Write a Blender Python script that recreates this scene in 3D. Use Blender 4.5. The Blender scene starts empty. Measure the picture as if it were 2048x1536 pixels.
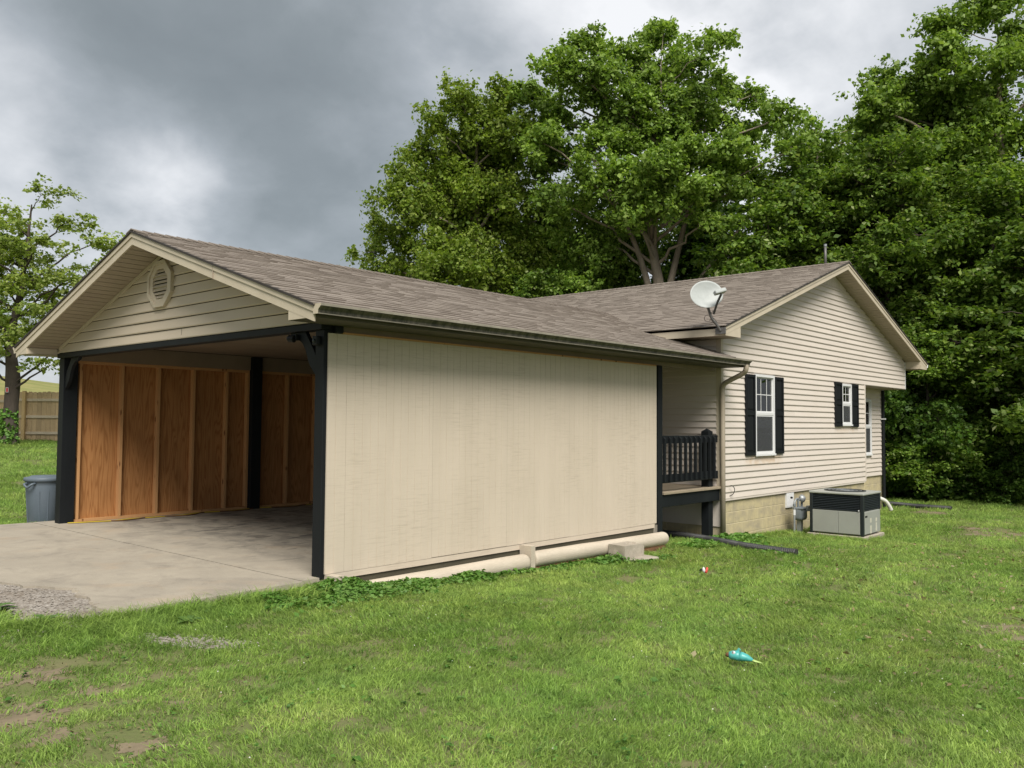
import bpy, bmesh, math, random
import numpy as np
from mathutils import Vector, Matrix, noise as mnoise

random.seed(7)
RNG = np.random.default_rng(11)
SC = bpy.context.scene
COL = SC.collection
rad = math.radians

# ------------------------------------------------------------------ camera
CAM = Vector((-5.005, -6.854, 1.499))
YAW, PITCH, ROLL, FPX = rad(41.421), rad(2.622), rad(0.424), 1710.8
fwd = Vector((math.cos(PITCH)*math.cos(YAW), math.cos(PITCH)*math.sin(YAW), math.sin(PITCH)))
rgt = Vector((math.sin(YAW), -math.cos(YAW), 0)); upv = rgt.cross(fwd)
r2 = math.cos(ROLL)*rgt + math.sin(ROLL)*upv; u2 = -math.sin(ROLL)*rgt + math.cos(ROLL)*upv
cd = bpy.data.cameras.new('camera'); cam = bpy.data.objects.new('camera', cd); COL.objects.link(cam)
cd.sensor_width = 36; cd.lens = FPX/2048*36; cd.clip_start = .05; cd.clip_end = 2000
cam.matrix_world = Matrix(((r2.x, u2.x, -fwd.x, CAM.x), (r2.y, u2.y, -fwd.y, CAM.y), (r2.z, u2.z, -fwd.z, CAM.z), (0, 0, 0, 1)))
SC.camera = cam
SC.view_settings.view_transform = 'Standard'; SC.view_settings.look = 'None'
SC.view_settings.gamma = 1; SC.view_settings.use_curve_mapping = False
EXPO = 1.8
SC.view_settings.exposure = EXPO
SC.cycles.max_bounces = 5; SC.cycles.diffuse_bounces = 3; SC.cycles.transparent_max_bounces = 6

# ------------------------------------------------------------------ world: broken overcast
SUN_EL, SUN_AZ = rad(49), math.atan2(-.74, -.54)          # direction towards the light
wd = bpy.data.worlds.new('World'); SC.world = wd; wd.use_nodes = True
nt = wd.node_tree; N = nt.nodes; Lk = nt.links; N.clear()
def wn(t, **k):
    n = N.new(t)
    for a, b in k.items(): setattr(n, a, b)
    return n
def wmath(op, a, b=None, c=None):
    n = wn('ShaderNodeMath', operation=op)
    for i, v in enumerate((a, b, c)):
        if v is None: continue
        if isinstance(v, (int, float)): n.inputs[i].default_value = v
        else: Lk.new(v, n.inputs[i])
    return n.outputs[0]
tc = wn('ShaderNodeTexCoord'); DIR = tc.outputs['Generated']
sep = wn('ShaderNodeSeparateXYZ'); Lk.new(DIR, sep.inputs[0])
den = wmath('ADD', wmath('MAXIMUM', sep.outputs[2], 0.0), 0.5)
cmb = wn('ShaderNodeCombineXYZ')
Lk.new(wmath('DIVIDE', sep.outputs[0], den), cmb.inputs[0]); Lk.new(wmath('DIVIDE', sep.outputs[1], den), cmb.inputs[1])
def wnoise(scale, detail, off, rough=.55, dist=.6):
    v = wn('ShaderNodeVectorMath', operation='ADD'); Lk.new(cmb.outputs[0], v.inputs[0]); v.inputs[1].default_value = off
    n = wn('ShaderNodeTexNoise'); Lk.new(v.outputs[0], n.inputs['Vector'])
    n.inputs['Scale'].default_value = scale; n.inputs['Detail'].default_value = detail
    n.inputs['Roughness'].default_value = rough; n.inputs['Distortion'].default_value = dist
    return n.outputs['Fac']
n1 = wnoise(1.1, 4, (3.1, .4, .2), .5, .4); n2 = wnoise(3.0, 6, (1.3, 6.2, 0), .55, .2); n3 = wnoise(8, 6, (5.5, 2.1, 0), .58, .2)
val = wmath('ADD', wmath('ADD', wmath('MULTIPLY', wmath('SUBTRACT', n1, .5), .75), wmath('MULTIPLY', wmath('SUBTRACT', n2, .5), .78)),
            wmath('MULTIPLY', wmath('SUBTRACT', n3, .5), .34))
val = wmath('ADD', val, .555)
for d, amt, sig in [((.84, .40, .38), .16, .34), ((.800, .44, .41), .46, .11), ((.83, .42, .35), .16, .09), ((.425, .866, .262), .34, .045), ((.42, .87, .21), .2, .06),
                    ((.290, .915, .275), .26, .06), ((.31, .935, .17), .16, .09), ((.523, .767, .371), -.15, .18), ((.60, .775, .225), -.12, .15), ((.368, .84, .40), -.14, .16),
                    ((.365, .895, .255), -.16, .055), ((.66, .62, .42), .10, .14), ((.355, .93, .09), .12, .14)]:
    dn = Vector(d).normalized()
    dp = wn('ShaderNodeVectorMath', operation='DOT_PRODUCT'); Lk.new(DIR, dp.inputs[0]); dp.inputs[1].default_value = dn
    g = wmath('POWER', wmath('MAXIMUM', dp.outputs['Value'], 0.0), 1/sig**2)
    # break the blob up with the fine cloud noise
    g = wmath('MULTIPLY', g, wmath('ADD', wmath('MULTIPLY', wmath('SUBTRACT', n2, .5), 2.0), 1.0))
    val = wmath('ADD', val, wmath('MULTIPLY', g, amt))
ramp = wn('ShaderNodeValToRGB'); Lk.new(val, ramp.inputs[0])
cr = ramp.color_ramp; k = 1/2**EXPO
for i, (p, c) in enumerate([(0.0, (.195, .222, .235)), (.28, (.272, .305, .322)), (.5, (.405, .44, .47)), (.72, (.64, .665, .695)), (1.0, (.93, .94, .96))]):
    e = cr.elements[i] if i < 2 else cr.elements.new(p)
    e.position = p; e.color = (c[0], c[1], c[2], 1)
sky = wn('ShaderNodeTexSky', sky_type='NISHITA', sun_disc=False); sky.sun_elevation = SUN_EL; sky.sun_rotation = math.pi/2 - SUN_AZ
mx = wn('ShaderNodeMix', data_type='RGBA'); mx.inputs[0].default_value = .97
sc = wn('ShaderNodeVectorMath', operation='SCALE'); Lk.new(ramp.outputs[0], sc.inputs[0]); sc.inputs['Scale'].default_value = 10*k
Lk.new(sky.outputs[0], mx.inputs[6]); Lk.new(sc.outputs[0], mx.inputs[7])
bg = wn('ShaderNodeBackground'); bg.inputs[1].default_value = .1; Lk.new(mx.outputs[2], bg.inputs[0])
wo = wn('ShaderNodeOutputWorld'); Lk.new(bg.outputs[0], wo.inputs[0])

# ------------------------------------------------------------------ sun behind thin cloud
sd = bpy.data.lights.new('sun', 'SUN'); sd.energy = 1.5; sd.angle = rad(32); sd.color = (1.0, .955, .88)
sun = bpy.data.objects.new('sun', sd); COL.objects.link(sun)
tosun = Vector((math.cos(SUN_EL)*math.cos(SUN_AZ), math.cos(SUN_EL)*math.sin(SUN_AZ), math.sin(SUN_EL)))
sun.rotation_euler = (-tosun).to_track_quat('-Z', 'Y').to_euler(); sun.location = tosun*60

# ------------------------------------------------------------------ material helpers
class NB:
    """tiny node builder"""
    def __init__(s, name):
        s.m = bpy.data.materials.new(name); s.m.use_nodes = True
        s.t = s.m.node_tree; s.n = s.t.nodes; s.n.clear()
        s.out = s.n.new('ShaderNodeOutputMaterial')
    def new(s, t, **k):
        n = s.n.new(t)
        for a, b in k.items(): setattr(n, a, b)
        return n
    def put(s, v, sock):
        if hasattr(v, 'is_output') or isinstance(v, bpy.types.NodeSocket): s.t.links.new(v, sock)
        else:
            if isinstance(v, (tuple, list)) and sock.type == 'RGBA' and len(v) == 3: v = (*v, 1)
            sock.default_value = v
    def math(s, op, a, b=0.0, clamp=False):
        n = s.new('ShaderNodeMath', operation=op, use_clamp=clamp); s.put(a, n.inputs[0]); s.put(b, n.inputs[1]); return n.outputs[0]
    def pos(s, scale=(1, 1, 1), obj=False):
        if obj: c = s.new('ShaderNodeTexCoord').outputs['Object']
        else: c = s.new('ShaderNodeNewGeometry').outputs['Position']
        v = s.new('ShaderNodeVectorMath', operation='MULTIPLY'); s.t.links.new(c, v.inputs[0]); v.inputs[1].default_value = scale
        return v.outputs[0]
    def noise(s, vec, scale=5, detail=4, rough=.55, dist=0):
        n = s.new('ShaderNodeTexNoise'); s.put(vec, n.inputs['Vector']); n.inputs['Scale'].default_value = scale
        n.inputs['Detail'].default_value = detail; n.inputs['Roughness'].default_value = rough; n.inputs['Distortion'].default_value = dist
        return n.outputs['Fac']
    def ramp(s, f, pts):
        n = s.new('ShaderNodeValToRGB'); s.put(f, n.inputs[0]); e = n.color_ramp.elements
        for i, (p, c) in enumerate(pts):
            q = e[i] if i < 2 else e.new(p)
            q.position = p; q.color = (c, c, c, 1) if isinstance(c, (int, float)) else (*c, 1)
        return n.outputs[0]
    def mix(s, f, a, b, mode='MIX'):
        n = s.new('ShaderNodeMix', data_type='RGBA', blend_type=mode); s.put(f, n.inputs[0]); s.put(a, n.inputs[6]); s.put(b, n.inputs[7]); return n.outputs[2]
    def bump(s, h, strength=.3, dist=.01):
        n = s.new('ShaderNodeBump'); n.inputs['Strength'].default_value = strength; n.inputs['Distance'].default_value = dist; s.put(h, n.inputs['Height']); return n.outputs[0]
    def pbr(s, col, rough=.6, spec=.3, metal=0, normal=None):
        p = s.new('ShaderNodeBsdfPrincipled'); s.put(col, p.inputs['Base Color']); s.put(rough, p.inputs['Roughness'])
        p.inputs['Specular IOR Level'].default_value = spec; p.inputs['Metallic'].default_value = metal
        if normal is not None: s.put(normal, p.inputs['Normal'])
        return p.outputs[0]
    def done(s, sh): s.t.links.new(sh, s.out.inputs[0]); return s.m

def M(name, c1, c2=None, scale=4, stretch=(1, 1, 1), rough=.6, spec=.3, metal=0, bump=0, bscale=60, bstretch=None, fine=.12, detail=5, rnd=0):
    """two-tone weathered surface with fine grain"""
    b = NB(name); c2 = c2 or tuple(x*.78 for x in c1)
    v = b.pos(stretch); f = b.noise(v, scale, detail, .6)
    f = b.ramp(f, [(.3, 0.0), (.7, 1.0)])
    col = b.mix(f, c1, c2)
    g = b.noise(b.pos(bstretch or stretch), bscale, 3, .6)
    col = b.mix(fine, col, b.ramp(g, [(.25, tuple(x*.45 for x in c1)), (.75, tuple(min(1, x*1.35) for x in c1))]))
    if rnd:
        r = b.new('ShaderNodeObjectInfo').outputs['Random']
        col = b.mix(1.0, col, b.ramp(r, [(0.0, 1-rnd), (1.0, 1.0)]), 'MULTIPLY')
    nrm = b.bump(g, bump, .004) if bump else None
    return b.done(b.pbr(col, rough, spec, metal, nrm))

MAT = {}
def mats():
    m = MAT
    # vinyl siding: faint chalky mottling, rust-brown rinse marks come from their own noise
    def vinyl(name, c, dirt, pale=.06):
        b = NB(name); f = b.noise(b.pos((.5, .5, 1.4)), 2.2, 6, .62)
        col = b.mix(b.ramp(f, [(.48, 0.0), (.8, .55)]), c, dirt)
        r = b.new('ShaderNodeObjectInfo').outputs['Random']
        col = b.mix(1.0, col, b.ramp(r, [(0.0, 1-pale), (1.0, 1.0)]), 'MULTIPLY')
        if name == 'vinyl_siding':
            sx = b.new('ShaderNodeSeparateXYZ'); b.put(b.pos(), sx.inputs[0]); nz = b.noise(b.pos((2.2, 1, 3)), 2.5, 4, .6); tot = 0.0
            for x0, x1, z0, z1 in ((8.85, 10.5, .72, .96), (13.0, 14.45, 1.32, 1.475)):
                mxx = b.math('MULTIPLY', b.math('MULTIPLY', b.math('SUBTRACT', sx.outputs[0], x0), 4.0, True), b.math('MULTIPLY', b.math('SUBTRACT', x1, sx.outputs[0]), 4.0, True))
                mzz = b.math('MULTIPLY', b.math('MULTIPLY', b.math('SUBTRACT', sx.outputs[2], z0), 8.0, True), b.math('MULTIPLY', b.math('SUBTRACT', z1, sx.outputs[2]), 60.0, True))
                tot = b.math('ADD', tot, b.math('MULTIPLY', mxx, mzz))
            col = b.mix(b.math('MULTIPLY', b.math('MULTIPLY', tot, b.ramp(nz, [(.35, 0.0), (.6, 1.0)])), .6), col, (.50, .36, .225))
        g = b.noise(b.pos((3, 3, 40)), 9, 3, .6)
        return b.done(b.pbr(col, .5, .3, 0, b.bump(g, .12, .002)))
    m['vinyl'] = vinyl('vinyl_siding', (.61, .545, .482), (.54, .47, .40))
    m['vinyl_tan'] = vinyl('vinyl_tan', (.52, .445, .345), (.46, .39, .295))
    m['trim'] = M('cream_trim', (.53, .465, .36), (.46, .395, .30), 2.5, rough=.5, fine=.05)
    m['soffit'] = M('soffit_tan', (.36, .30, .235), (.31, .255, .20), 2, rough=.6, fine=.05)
    m['ceil'] = M('ceiling_shade_brown', (.26, .205, .155), (.21, .165, .125), 2, rough=.6, fine=.08)  # brown stands in for shade on a beige ceiling; headers share it
    m['black'] = M('black_paint', (.0065, .008, .0095), (.011, .0135, .015), 3, (1, 1, .4), rough=.6, spec=.22, bump=.25, bscale=35, bstretch=(4, 4, .6), fine=.25)
    m['shutter'] = M('shutter_black', (.0055, .0065, .008), (.009, .0105, .012), 3, rough=.55, spec=.25, fine=.08)
    # rough sawn painted plywood siding
    b = NB('textured_plywood'); p = b.pos()
    hl = b.noise(b.pos((.8, .8, 15)), 4.5, 6, .7, .3)           # horizontal saw marks
    vt = b.noise(b.pos((1.4, 1.4, .25)), 3, 4, .6)
    col = b.mix(b.ramp(vt, [(.35, 0.0), (.75, 1.0)]), (.56, .48, .388), (.52, .445, .356))
    patch = b.ramp(b.noise(b.pos((.7, 1, .5)), 2.3, 3, .5), [(.42, .15), (.62, 1.0)])
    lines = b.math('MULTIPLY', b.ramp(hl, [(.50, 0.0), (.63, 1.0)]), patch)
    col = b.mix(b.math('MULTIPLY', lines, .38), col, (.345, .285, .215))
    bl = b.noise(b.pos((.5, .5, .35)), 1.6, 5, .55); col = b.mix(b.ramp(bl, [(.5, 0.0), (.85, .3)]), col, (.43, .365, .28))
    m['t111'] = b.done(b.pbr(col, .62, .25, 0, b.bump(hl, .35, .004)))
    # interior fir plywood with cathedral grain
    def ply(name, ca, cb, cc):
        b = NB(name); oi = b.new('ShaderNodeObjectInfo').outputs['Random']
        v = b.pos((1, 1, 1)); ad = b.new('ShaderNodeVectorMath', operation='ADD'); b.t.links.new(v, ad.inputs[0])
        cx = b.new('ShaderNodeCombineXYZ'); b.put(b.math('MULTIPLY', oi, 37.0), cx.inputs[0]); b.put(b.math('MULTIPLY', oi, 11.0), cx.inputs[2]); b.t.links.new(cx.outputs[0], ad.inputs[1])
        s = b.new('ShaderNodeVectorMath', operation='MULTIPLY'); b.t.links.new(ad.outputs[0], s.inputs[0]); s.inputs[1].default_value = (3.6, 1, .33)
        n = b.noise(s.outputs[0], 1.5, 2.5, .5, .25)
        w = b.math('SINE', b.math('MULTIPLY', n, 95.0)); w = b.math('ADD', b.math('MULTIPLY', w, .5), .5)
        col = b.mix(b.math('POWER', w, 2.2), ca, cb)
        f = b.noise(b.pos((30, 1, 1.5)), 6, 4, .6); col = b.mix(b.math('MULTIPLY', f, .35), col, cc)
        big = b.noise(b.pos((.8, 1, .7)), 1.6, 4, .6); col = b.mix(b.ramp(big, [(.45, 0.0), (.8, .5)]), col, cc)
        low = b.noise(b.pos((2, 1, 3)), 2, 5, .65)
        return b.done(b.pbr(col, .6, .25, 0, b.bump(w, .06, .002)))
    m['ply'] = ply('fir_plywood', (.45, .218, .082), (.305, .132, .044), (.225, .10, .037))
    b = NB('stud_pine'); g = b.noise(b.pos((26, 26, 1.6)), 3, 4, .6); kn = b.new('ShaderNodeTexVoronoi'); b.put(b.pos((9, 9, 3.2)), kn.inputs['Vector']); kn.inputs['Scale'].default_value = 1.0
    col = b.mix(g, (.56, .32, .15), (.42, .215, .09)); col = b.mix(b.ramp(kn.outputs['Distance'], [(.10, 1.0), (.2, 0.0)]), col, (.11, .035, .012))
    m['stud'] = b.done(b.pbr(col, .6, .25))
    # weathered deck timber, logs, rotten timber
    m['deckwood'] = M('deck_wood', (.33, .27, .19), (.22, .18, .13), 6, (.4, 3, 3), rough=.8, fine=.3, bscale=40)
    m['log'] = M('painted_log', (.53, .465, .375), (.43, .37, .29), 3, (.5, 3, 3), rough=.7, bump=.6, bscale=22, bstretch=(.7, 6, 6), fine=.22)
    m['rotlog'] = M('rotten_timber', (.17, .085, .04), (.06, .032, .02), 4, (.7, 3, 3), rough=.9, bump=.8, bscale=20, bstretch=(.8, 6, 6), fine=.4)
    # shingles
    b = NB('shingle'); oi = b.new('ShaderNodeObjectInfo').outputs['Random']; ri = b.new('ShaderNodeNewGeometry').outputs['Random Per Island']
    r = b.math('FRACT', b.math('ADD', b.math('MULTIPLY', oi, 7.31), ri))
    col = b.ramp(r, [(0.0, (.150, .125, .102)), (.3, (.192, .163, .135)), (.7, (.226, .194, .162)), (1.0, (.262, .227, .192))])
    gr = b.noise(b.pos((1, 1, 1)), 260, 2, .7); col = b.mix(.45, col, b.ramp(gr, [(.3, (.10, .08, .066)), (.7, (.34, .295, .258))]))
    bl = b.noise(b.pos((.35, .5, .5)), 1.7, 5, .6); col = b.mix(b.ramp(bl, [(.45, 0.0), (.75, .25)]), col, (.19, .158, .132))
    m['shingle'] = b.done(b.pbr(col, .88, .15, 0, b.bump(gr, .5, .003)))
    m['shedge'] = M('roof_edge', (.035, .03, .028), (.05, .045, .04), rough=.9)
    # gutter with algae streaks
    b = NB('gutter_metal'); f = b.noise(b.pos((7, 1, 3)), 2.2, 6, .7); col = b.mix(b.ramp(f, [(.38, 0.0), (.6, 1.0)]), (.13, .115, .085), (.038, .037, .027))
    m['gutter'] = b.done(b.pbr(col, .5, .35))
    m['eave'] = M('eave_mildew_shade', (.10, .088, .058), (.055, .05, .033), 2.5, (.6, 1, 1), rough=.7, fine=.15)  # mildew stain plus the shade under eave and sill, put into the colour
    m['gutter_lip'] = M('gutter_lip', (.30, .275, .22), (.16, .145, .11), 5, rough=.5)
    m['downspout'] = M('downspout', (.38, .325, .255), (.26, .215, .155), 3, (1, 1, .6), rough=.45)
    m['white'] = M('white_vinyl', (.68, .68, .68), (.62, .62, .62), 3, rough=.4, fine=.04)
    m['dark'] = M('dark_room', (.012, .012, .012), (.02, .019, .018))
    m['blind'] = M('blind_white', (.62, .62, .60), (.55, .55, .53), 2, rough=.6)
    m['curtain'] = M('curtain', (.6, .6, .6), (.42, .42, .43), 2, (14, 14, .3), rough=.8)
    b = NB('window_glass'); fr = b.new('ShaderNodeFresnel'); fr.inputs[0].default_value = 1.5
    tr = b.new('ShaderNodeBsdfTransparent'); tr.inputs[0].default_value = (.75, .78, .77, 1); gl = b.new('ShaderNodeBsdfGlossy'); gl.inputs['Roughness'].default_value = .02
    ms = b.new('ShaderNodeMixShader'); b.put(b.math('ADD', fr.outputs[0], .06, True), ms.inputs[0]); b.t.links.new(tr.outputs[0], ms.inputs[1]); b.t.links.new(gl.outputs[0], ms.inputs[2]); m['glass'] = b.done(ms.outputs[0])
    b = NB('insect_screen'); tr = b.new('ShaderNodeBsdfTransparent'); df = b.new('ShaderNodeBsdfDiffuse'); df.inputs[0].default_value = (.10, .105, .11, 1); ms = b.new('ShaderNodeMixShader'); ms.inputs[0].default_value = .38
    b.t.links.new(tr.outputs[0], ms.inputs[1]); b.t.links.new(df.outputs[0], ms.inputs[2]); m['screen'] = b.done(ms.outputs[0])
    # foundation block: yellow-tan paint with grey wash marks
    b = NB('painted_block'); f = b.noise(b.pos((1.3, 1.3, 2.2)), 2.4, 6, .66); col = b.mix(b.ramp(f, [(.42, 0.0), (.68, 1.0)]), (.47, .40, .24), (.33, .285, .205))
    dr = b.noise(b.pos((9, 9, .8)), 2, 4, .6); col = b.mix(b.ramp(dr, [(.55, 0.0), (.75, .5)]), col, (.25, .215, .16))
    g = b.noise(b.pos(), 70, 3, .6)
    m['block'] = b.done(b.pbr(col, .85, .2, 0, b.bump(g, .5, .004)))
    m['mortar'] = M('mortar', (.52, .455, .30), (.40, .345, .24), 3, rough=.9)
    # concrete
    b = NB('concrete'); f = b.noise(b.pos(), 1.1, 8, .66); col = b.mix(b.ramp(f, [(.32, 0.0), (.7, 1.0)]), (.40, .352, .278), (.27, .238, .19))
    f2 = b.noise(b.pos((1.5, 1.1, 1)), 1.7, 7, .68, .5); col = b.mix(b.ramp(f2, [(.50, 0.0), (.68, .6)]), col, (.17, .15, .125))
    sx = b.new('ShaderNodeSeparateXYZ'); b.put(b.pos(), sx.inputs[0])
    oil = b.noise(b.pos((1.2, .8, 1)), 2.7, 5, .7, .5); ins = b.ramp(sx.outputs[0], [(0.0, 0.0), (1.0, 1.0)])
    col = b.mix(b.math('MULTIPLY', b.ramp(oil, [(.46, 0.0), (.60, .7)]), ins), col, (.11, .10, .088))
    spots = b.noise(b.pos((.6, 1.5, 1)), 3.2, 3, .5); col = b.mix(b.math('MULTIPLY', b.ramp(spots, [(.585, 0.0), (.63, .85)]), ins), col, (.055, .05, .045))
    rust = b.noise(b.pos(), 1.6, 4, .6, .4); col = b.mix(b.ramp(rust, [(.55, 0.0), (.72, .4)]), col, (.42, .30, .19))
    g = b.noise(b.pos(), 90, 4, .7); col = b.mix(.22, col, b.ramp(g, [(.3, (.21, .185, .15)), (.7, (.52, .465, .385))]))
    m['concrete'] = b.done(b.pbr(col, .85, .2, 0, b.bump(g, .35, .004)))
    m['oldconc'] = M('old_concrete', (.40, .355, .29), (.29, .255, .205), 5, rough=.9, bump=.5, bscale=60, fine=.25)
    b = NB('gravel'); vo = b.new('ShaderNodeTexVoronoi'); b.put(b.pos(), vo.inputs['Vector']); vo.inputs['Scale'].default_value = 55
    col = b.mix(b.ramp(vo.outputs['Color'], [(.2, 0.0), (.8, 1.0)]), (.19, .165, .14), (.42, .385, .34)); f = b.noise(b.pos(), 3, 6, .7); col = b.mix(b.ramp(f, [(.4, 0.0), (.7, .7)]), col, (.16, .125, .09))
    m['gravel'] = b.done(b.pbr(col, .9, .15, 0, b.bump(vo.outputs['Distance'], .8, .012)))
    m['pebble'] = M('pebble', (.42, .38, .33), (.26, .23, .2), 9, rough=.9, rnd=.3)
    # ground under the grass: thatch, moss and soil, straw-coloured hill far away
    b = NB('lawn_soil'); f = b.noise(b.pos(), 1.3, 6, .62); col = b.mix(b.ramp(f, [(.46, 0.0), (.74, 1.0)]), (.13, .175, .05), (.22, .195, .105))
    f2 = b.noise(b.pos(), 28, 5, .7); col = b.mix(b.math('MULTIPLY', f2, .75), col, (.15, .12, .075))
    sx = b.new('ShaderNodeSeparateXYZ'); b.put(b.pos(), sx.inputs[0])
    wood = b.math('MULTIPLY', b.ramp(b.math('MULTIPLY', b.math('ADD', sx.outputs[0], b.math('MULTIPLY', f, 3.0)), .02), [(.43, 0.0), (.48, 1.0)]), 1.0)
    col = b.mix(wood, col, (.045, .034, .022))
    straw = b.ramp(b.math('MULTIPLY', b.math('ADD', sx.outputs[1], b.math('MULTIPLY', f, 4.0)), .02), [(.56, 0.0), (.66, 1.0)])
    sn = b.noise(b.pos((1, 1, 1)), .35, 5, .6); scol = b.mix(b.ramp(sn, [(.35, 0.0), (.65, 1.0)]), (.30, .265, .11), (.19, .205, .07))
    col = b.mix(straw, col, scol)
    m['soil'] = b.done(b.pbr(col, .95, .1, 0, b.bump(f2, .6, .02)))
    # foliage
    def leaf(name, cols, trans=.42, gloss=.25, world=1.0, wscale=.6):
        b = NB(name); ri = b.new('ShaderNodeNewGeometry').outputs['Random Per Island']
        oi = b.new('ShaderNodeObjectInfo').outputs['Random']
        col = b.ramp(ri, [(p_, c) for p_, c in zip((0.0, .35, .7, .93, 1.0) if len(cols) == 5 else [i/(len(cols)-1) for i in range(len(cols))], cols)])
        wv = b.noise(b.pos(), wscale, 4, .6); col = b.mix(1.0, col, b.ramp(wv, [(.3, tuple([1-.30*world]*3)), (.7, (1+.25*world, 1+.20*world, 1.0))]), 'MULTIPLY')
        col = b.mix(1.0, col, b.ramp(oi, [(0.0, .85), (1.0, 1.1)]), 'MULTIPLY')
        p = b.pbr(col, .5, gloss); t = b.new('ShaderNodeBsdfTranslucent'); b.put(b.mix(1.0, col, (1.25, 1.3, .6, 1), 'MULTIPLY'), t.inputs[0])
        ms = b.new('ShaderNodeMixShader'); ms.inputs[0].default_value = trans; b.t.links.new(p, ms.inputs[1]); b.t.links.new(t.outputs[0], ms.inputs[2])
        return b.done(ms.outputs[0])
    m['leaf_oak'] = leaf('leaf_oak', [(.10, .185, .030), (.160, .265, .045), (.215, .33, .065), (.30, .41, .12)])
    m['leaf_poplar'] = leaf('leaf_poplar', [(.110, .195, .024), (.178, .275, .036), (.245, .345, .055), (.33, .41, .115)])
    m['leaf_maple'] = leaf('leaf_maple', [(.070, .138, .022), (.112, .200, .032), (.165, .262, .046), (.22, .315, .075), (.38, .43, .24)])
    m['leaf_dark'] = leaf('leaf_dark', [(.042, .100, .016), (.066, .140, .021), (.095, .178, .030), (.135, .215, .05)])
    m['leaf_dogwood'] = leaf('leaf_dogwood', [(.17, .26, .05), (.25, .35, .08), (.33, .42, .12), (.42, .48, .19)], .45)
    m['leaf_ivy'] = leaf('leaf_ivy', [(.065, .165, .026), (.10, .225, .036), (.14, .275, .055), (.19, .31, .08)], .25, .3, .6, 2.5)
    m['leaf_weed'] = leaf('leaf_weed', [(.05, .12, .028), (.08, .155, .035), (.11, .19, .05)], .2, .4, .3)
    m['litter'] = leaf('leaf_litter', [(.20, .145, .075), (.28, .22, .12), (.15, .14, .06), (.33, .29, .18)], .1, .2, .3)
    # grass blade: base pale, hue drifting over the lawn in patches
    b = NB('grass'); ri = b.new('ShaderNodeNewGeometry').outputs['Random Per Island']; oi = b.new('ShaderNodeObjectInfo').outputs['Random']
    a = b.noise(b.pos((1, 1, 0)), .55, 5, .62); c = b.noise(b.pos((1, 1, 0)), 2.6, 4, .6)
    col = b.mix(b.ramp(a, [(.35, 0.0), (.65, 1.0)]), (.205, .350, .062), (.335, .455, .100))
    col = b.mix(b.ramp(c, [(.40, 0.0), (.72, .75)]), col, (.155, .262, .058))
    dry = b.noise(b.pos((1, 1, 0)), 1.1, 5, .65); col = b.mix(b.ramp(dry, [(.60, 0.0), (.78, .6)]), col, (.37, .385, .15))
    sx = b.new('ShaderNodeSeparateXYZ'); b.put(b.pos(), sx.inputs[0]); ph_ = b.math('ADD', b.math('MULTIPLY', sx.outputs[1], 5.6), b.math('ADD', b.math('MULTIPLY', sx.outputs[0], -1.2), b.math('MULTIPLY', a, 5.0)))
    mow = b.math('ADD', b.math('MULTIPLY', b.math('SINE', ph_), .5), .5); col = b.mix(1.0, col, b.ramp(mow, [(.3, .93), (.7, 1.05)]), 'MULTIPLY')
    col = b.mix(1.0, col, b.ramp(ri, [(0.0, (.60, .62, .7)), (.5, (1, 1, 1)), (.86, (1.35, 1.28, 1.3)), (.93, (1.55, 1.4, 1.9)), (1.0, (1.9, 1.5, 2.4))]), 'MULTIPLY')
    col = b.mix(1.0, col, b.ramp(oi, [(0.0, .82), (1.0, 1.15)]), 'MULTIPLY')
    p = b.pbr(col, .5, .22); t = b.new('ShaderNodeBsdfTranslucent'); b.put(col, t.inputs[0]); ms = b.new('ShaderNodeMixShader'); ms.inputs[0].default_value = .42
    b.t.links.new(p, ms.inputs[1]); b.t.links.new(t.outputs[0], ms.inputs[2]); m['grass'] = b.done(ms.outputs[0])
    m['clover_flower'] = M('clover_flower', (.72, .70, .62), (.6, .6, .5), 30)
    m['bark'] = M('bark_grey', (.27, .225, .175), (.15, .12, .095), 3, (2, 2, .5), rough=.9, bump=.9, bscale=16, bstretch=(3, 3, .6), fine=.4)
    m['bark_dark'] = M('bark_dark', (.085, .068, .055), (.045, .035, .03), 3, (2, 2, .5), rough=.9, bump=.9, bscale=16, bstretch=(3, 3, .6), fine=.4)
    m['fence'] = M('fence_cedar', (.66, .48, .28), (.52, .385, .235), 5, (4, 4, .5), rough=.8, fine=.3, bscale=30, bstretch=(5, 5, .6), rnd=.3)
    m['rail'] = M('fence_rail', (.62, .52, .39), (.50, .42, .31), 5, (.6, .6, 4), rough=.8, fine=.25)
    m['fpost'] = M('fence_post', (.60, .43, .22), (.48, .33, .15), 5, (4, 4, .5), rough=.8, fine=.25)
    m['can'] = M('grey_plastic', (.115, .143, .172), (.10, .125, .152), 3, rough=.45, spec=.4, fine=.06)
    m['hvac'] = M('hvac_grey', (.31, .318, .288), (.27, .277, .25), 2, rough=.45, fine=.05)
    m['hvac_top'] = M('hvac_top', (.36, .37, .335), (.31, .32, .29), 2, rough=.4, fine=.05)
    m['hvac_dark'] = M('hvac_charcoal', (.016, .021, .024), (.013, .017, .02), 2, rough=.4, spec=.4, fine=.05)
    m['hvac_in'] = M('hvac_coil', (.012, .013, .014), (.02, .02, .02), 6, rough=.7)
    m['sticker'] = M('faded_sticker', (.55, .53, .42), (.44, .43, .36), 20, rough=.6)
    m['metal'] = M('galvanised', (.34, .36, .37), (.24, .255, .265), 8, rough=.45, metal=.4, fine=.15)
    m['meter'] = M('meter_grey', (.20, .225, .24), (.15, .17, .18), 6, rough=.5, fine=.12)
    m['pvc'] = M('pvc_white', (.70, .69, .64), (.56, .54, .47), 8, rough=.45)
    m['hose'] = M('drain_pipe_black', (.022, .023, .024), (.04, .04, .038), 6, rough=.5, spec=.4)
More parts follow.
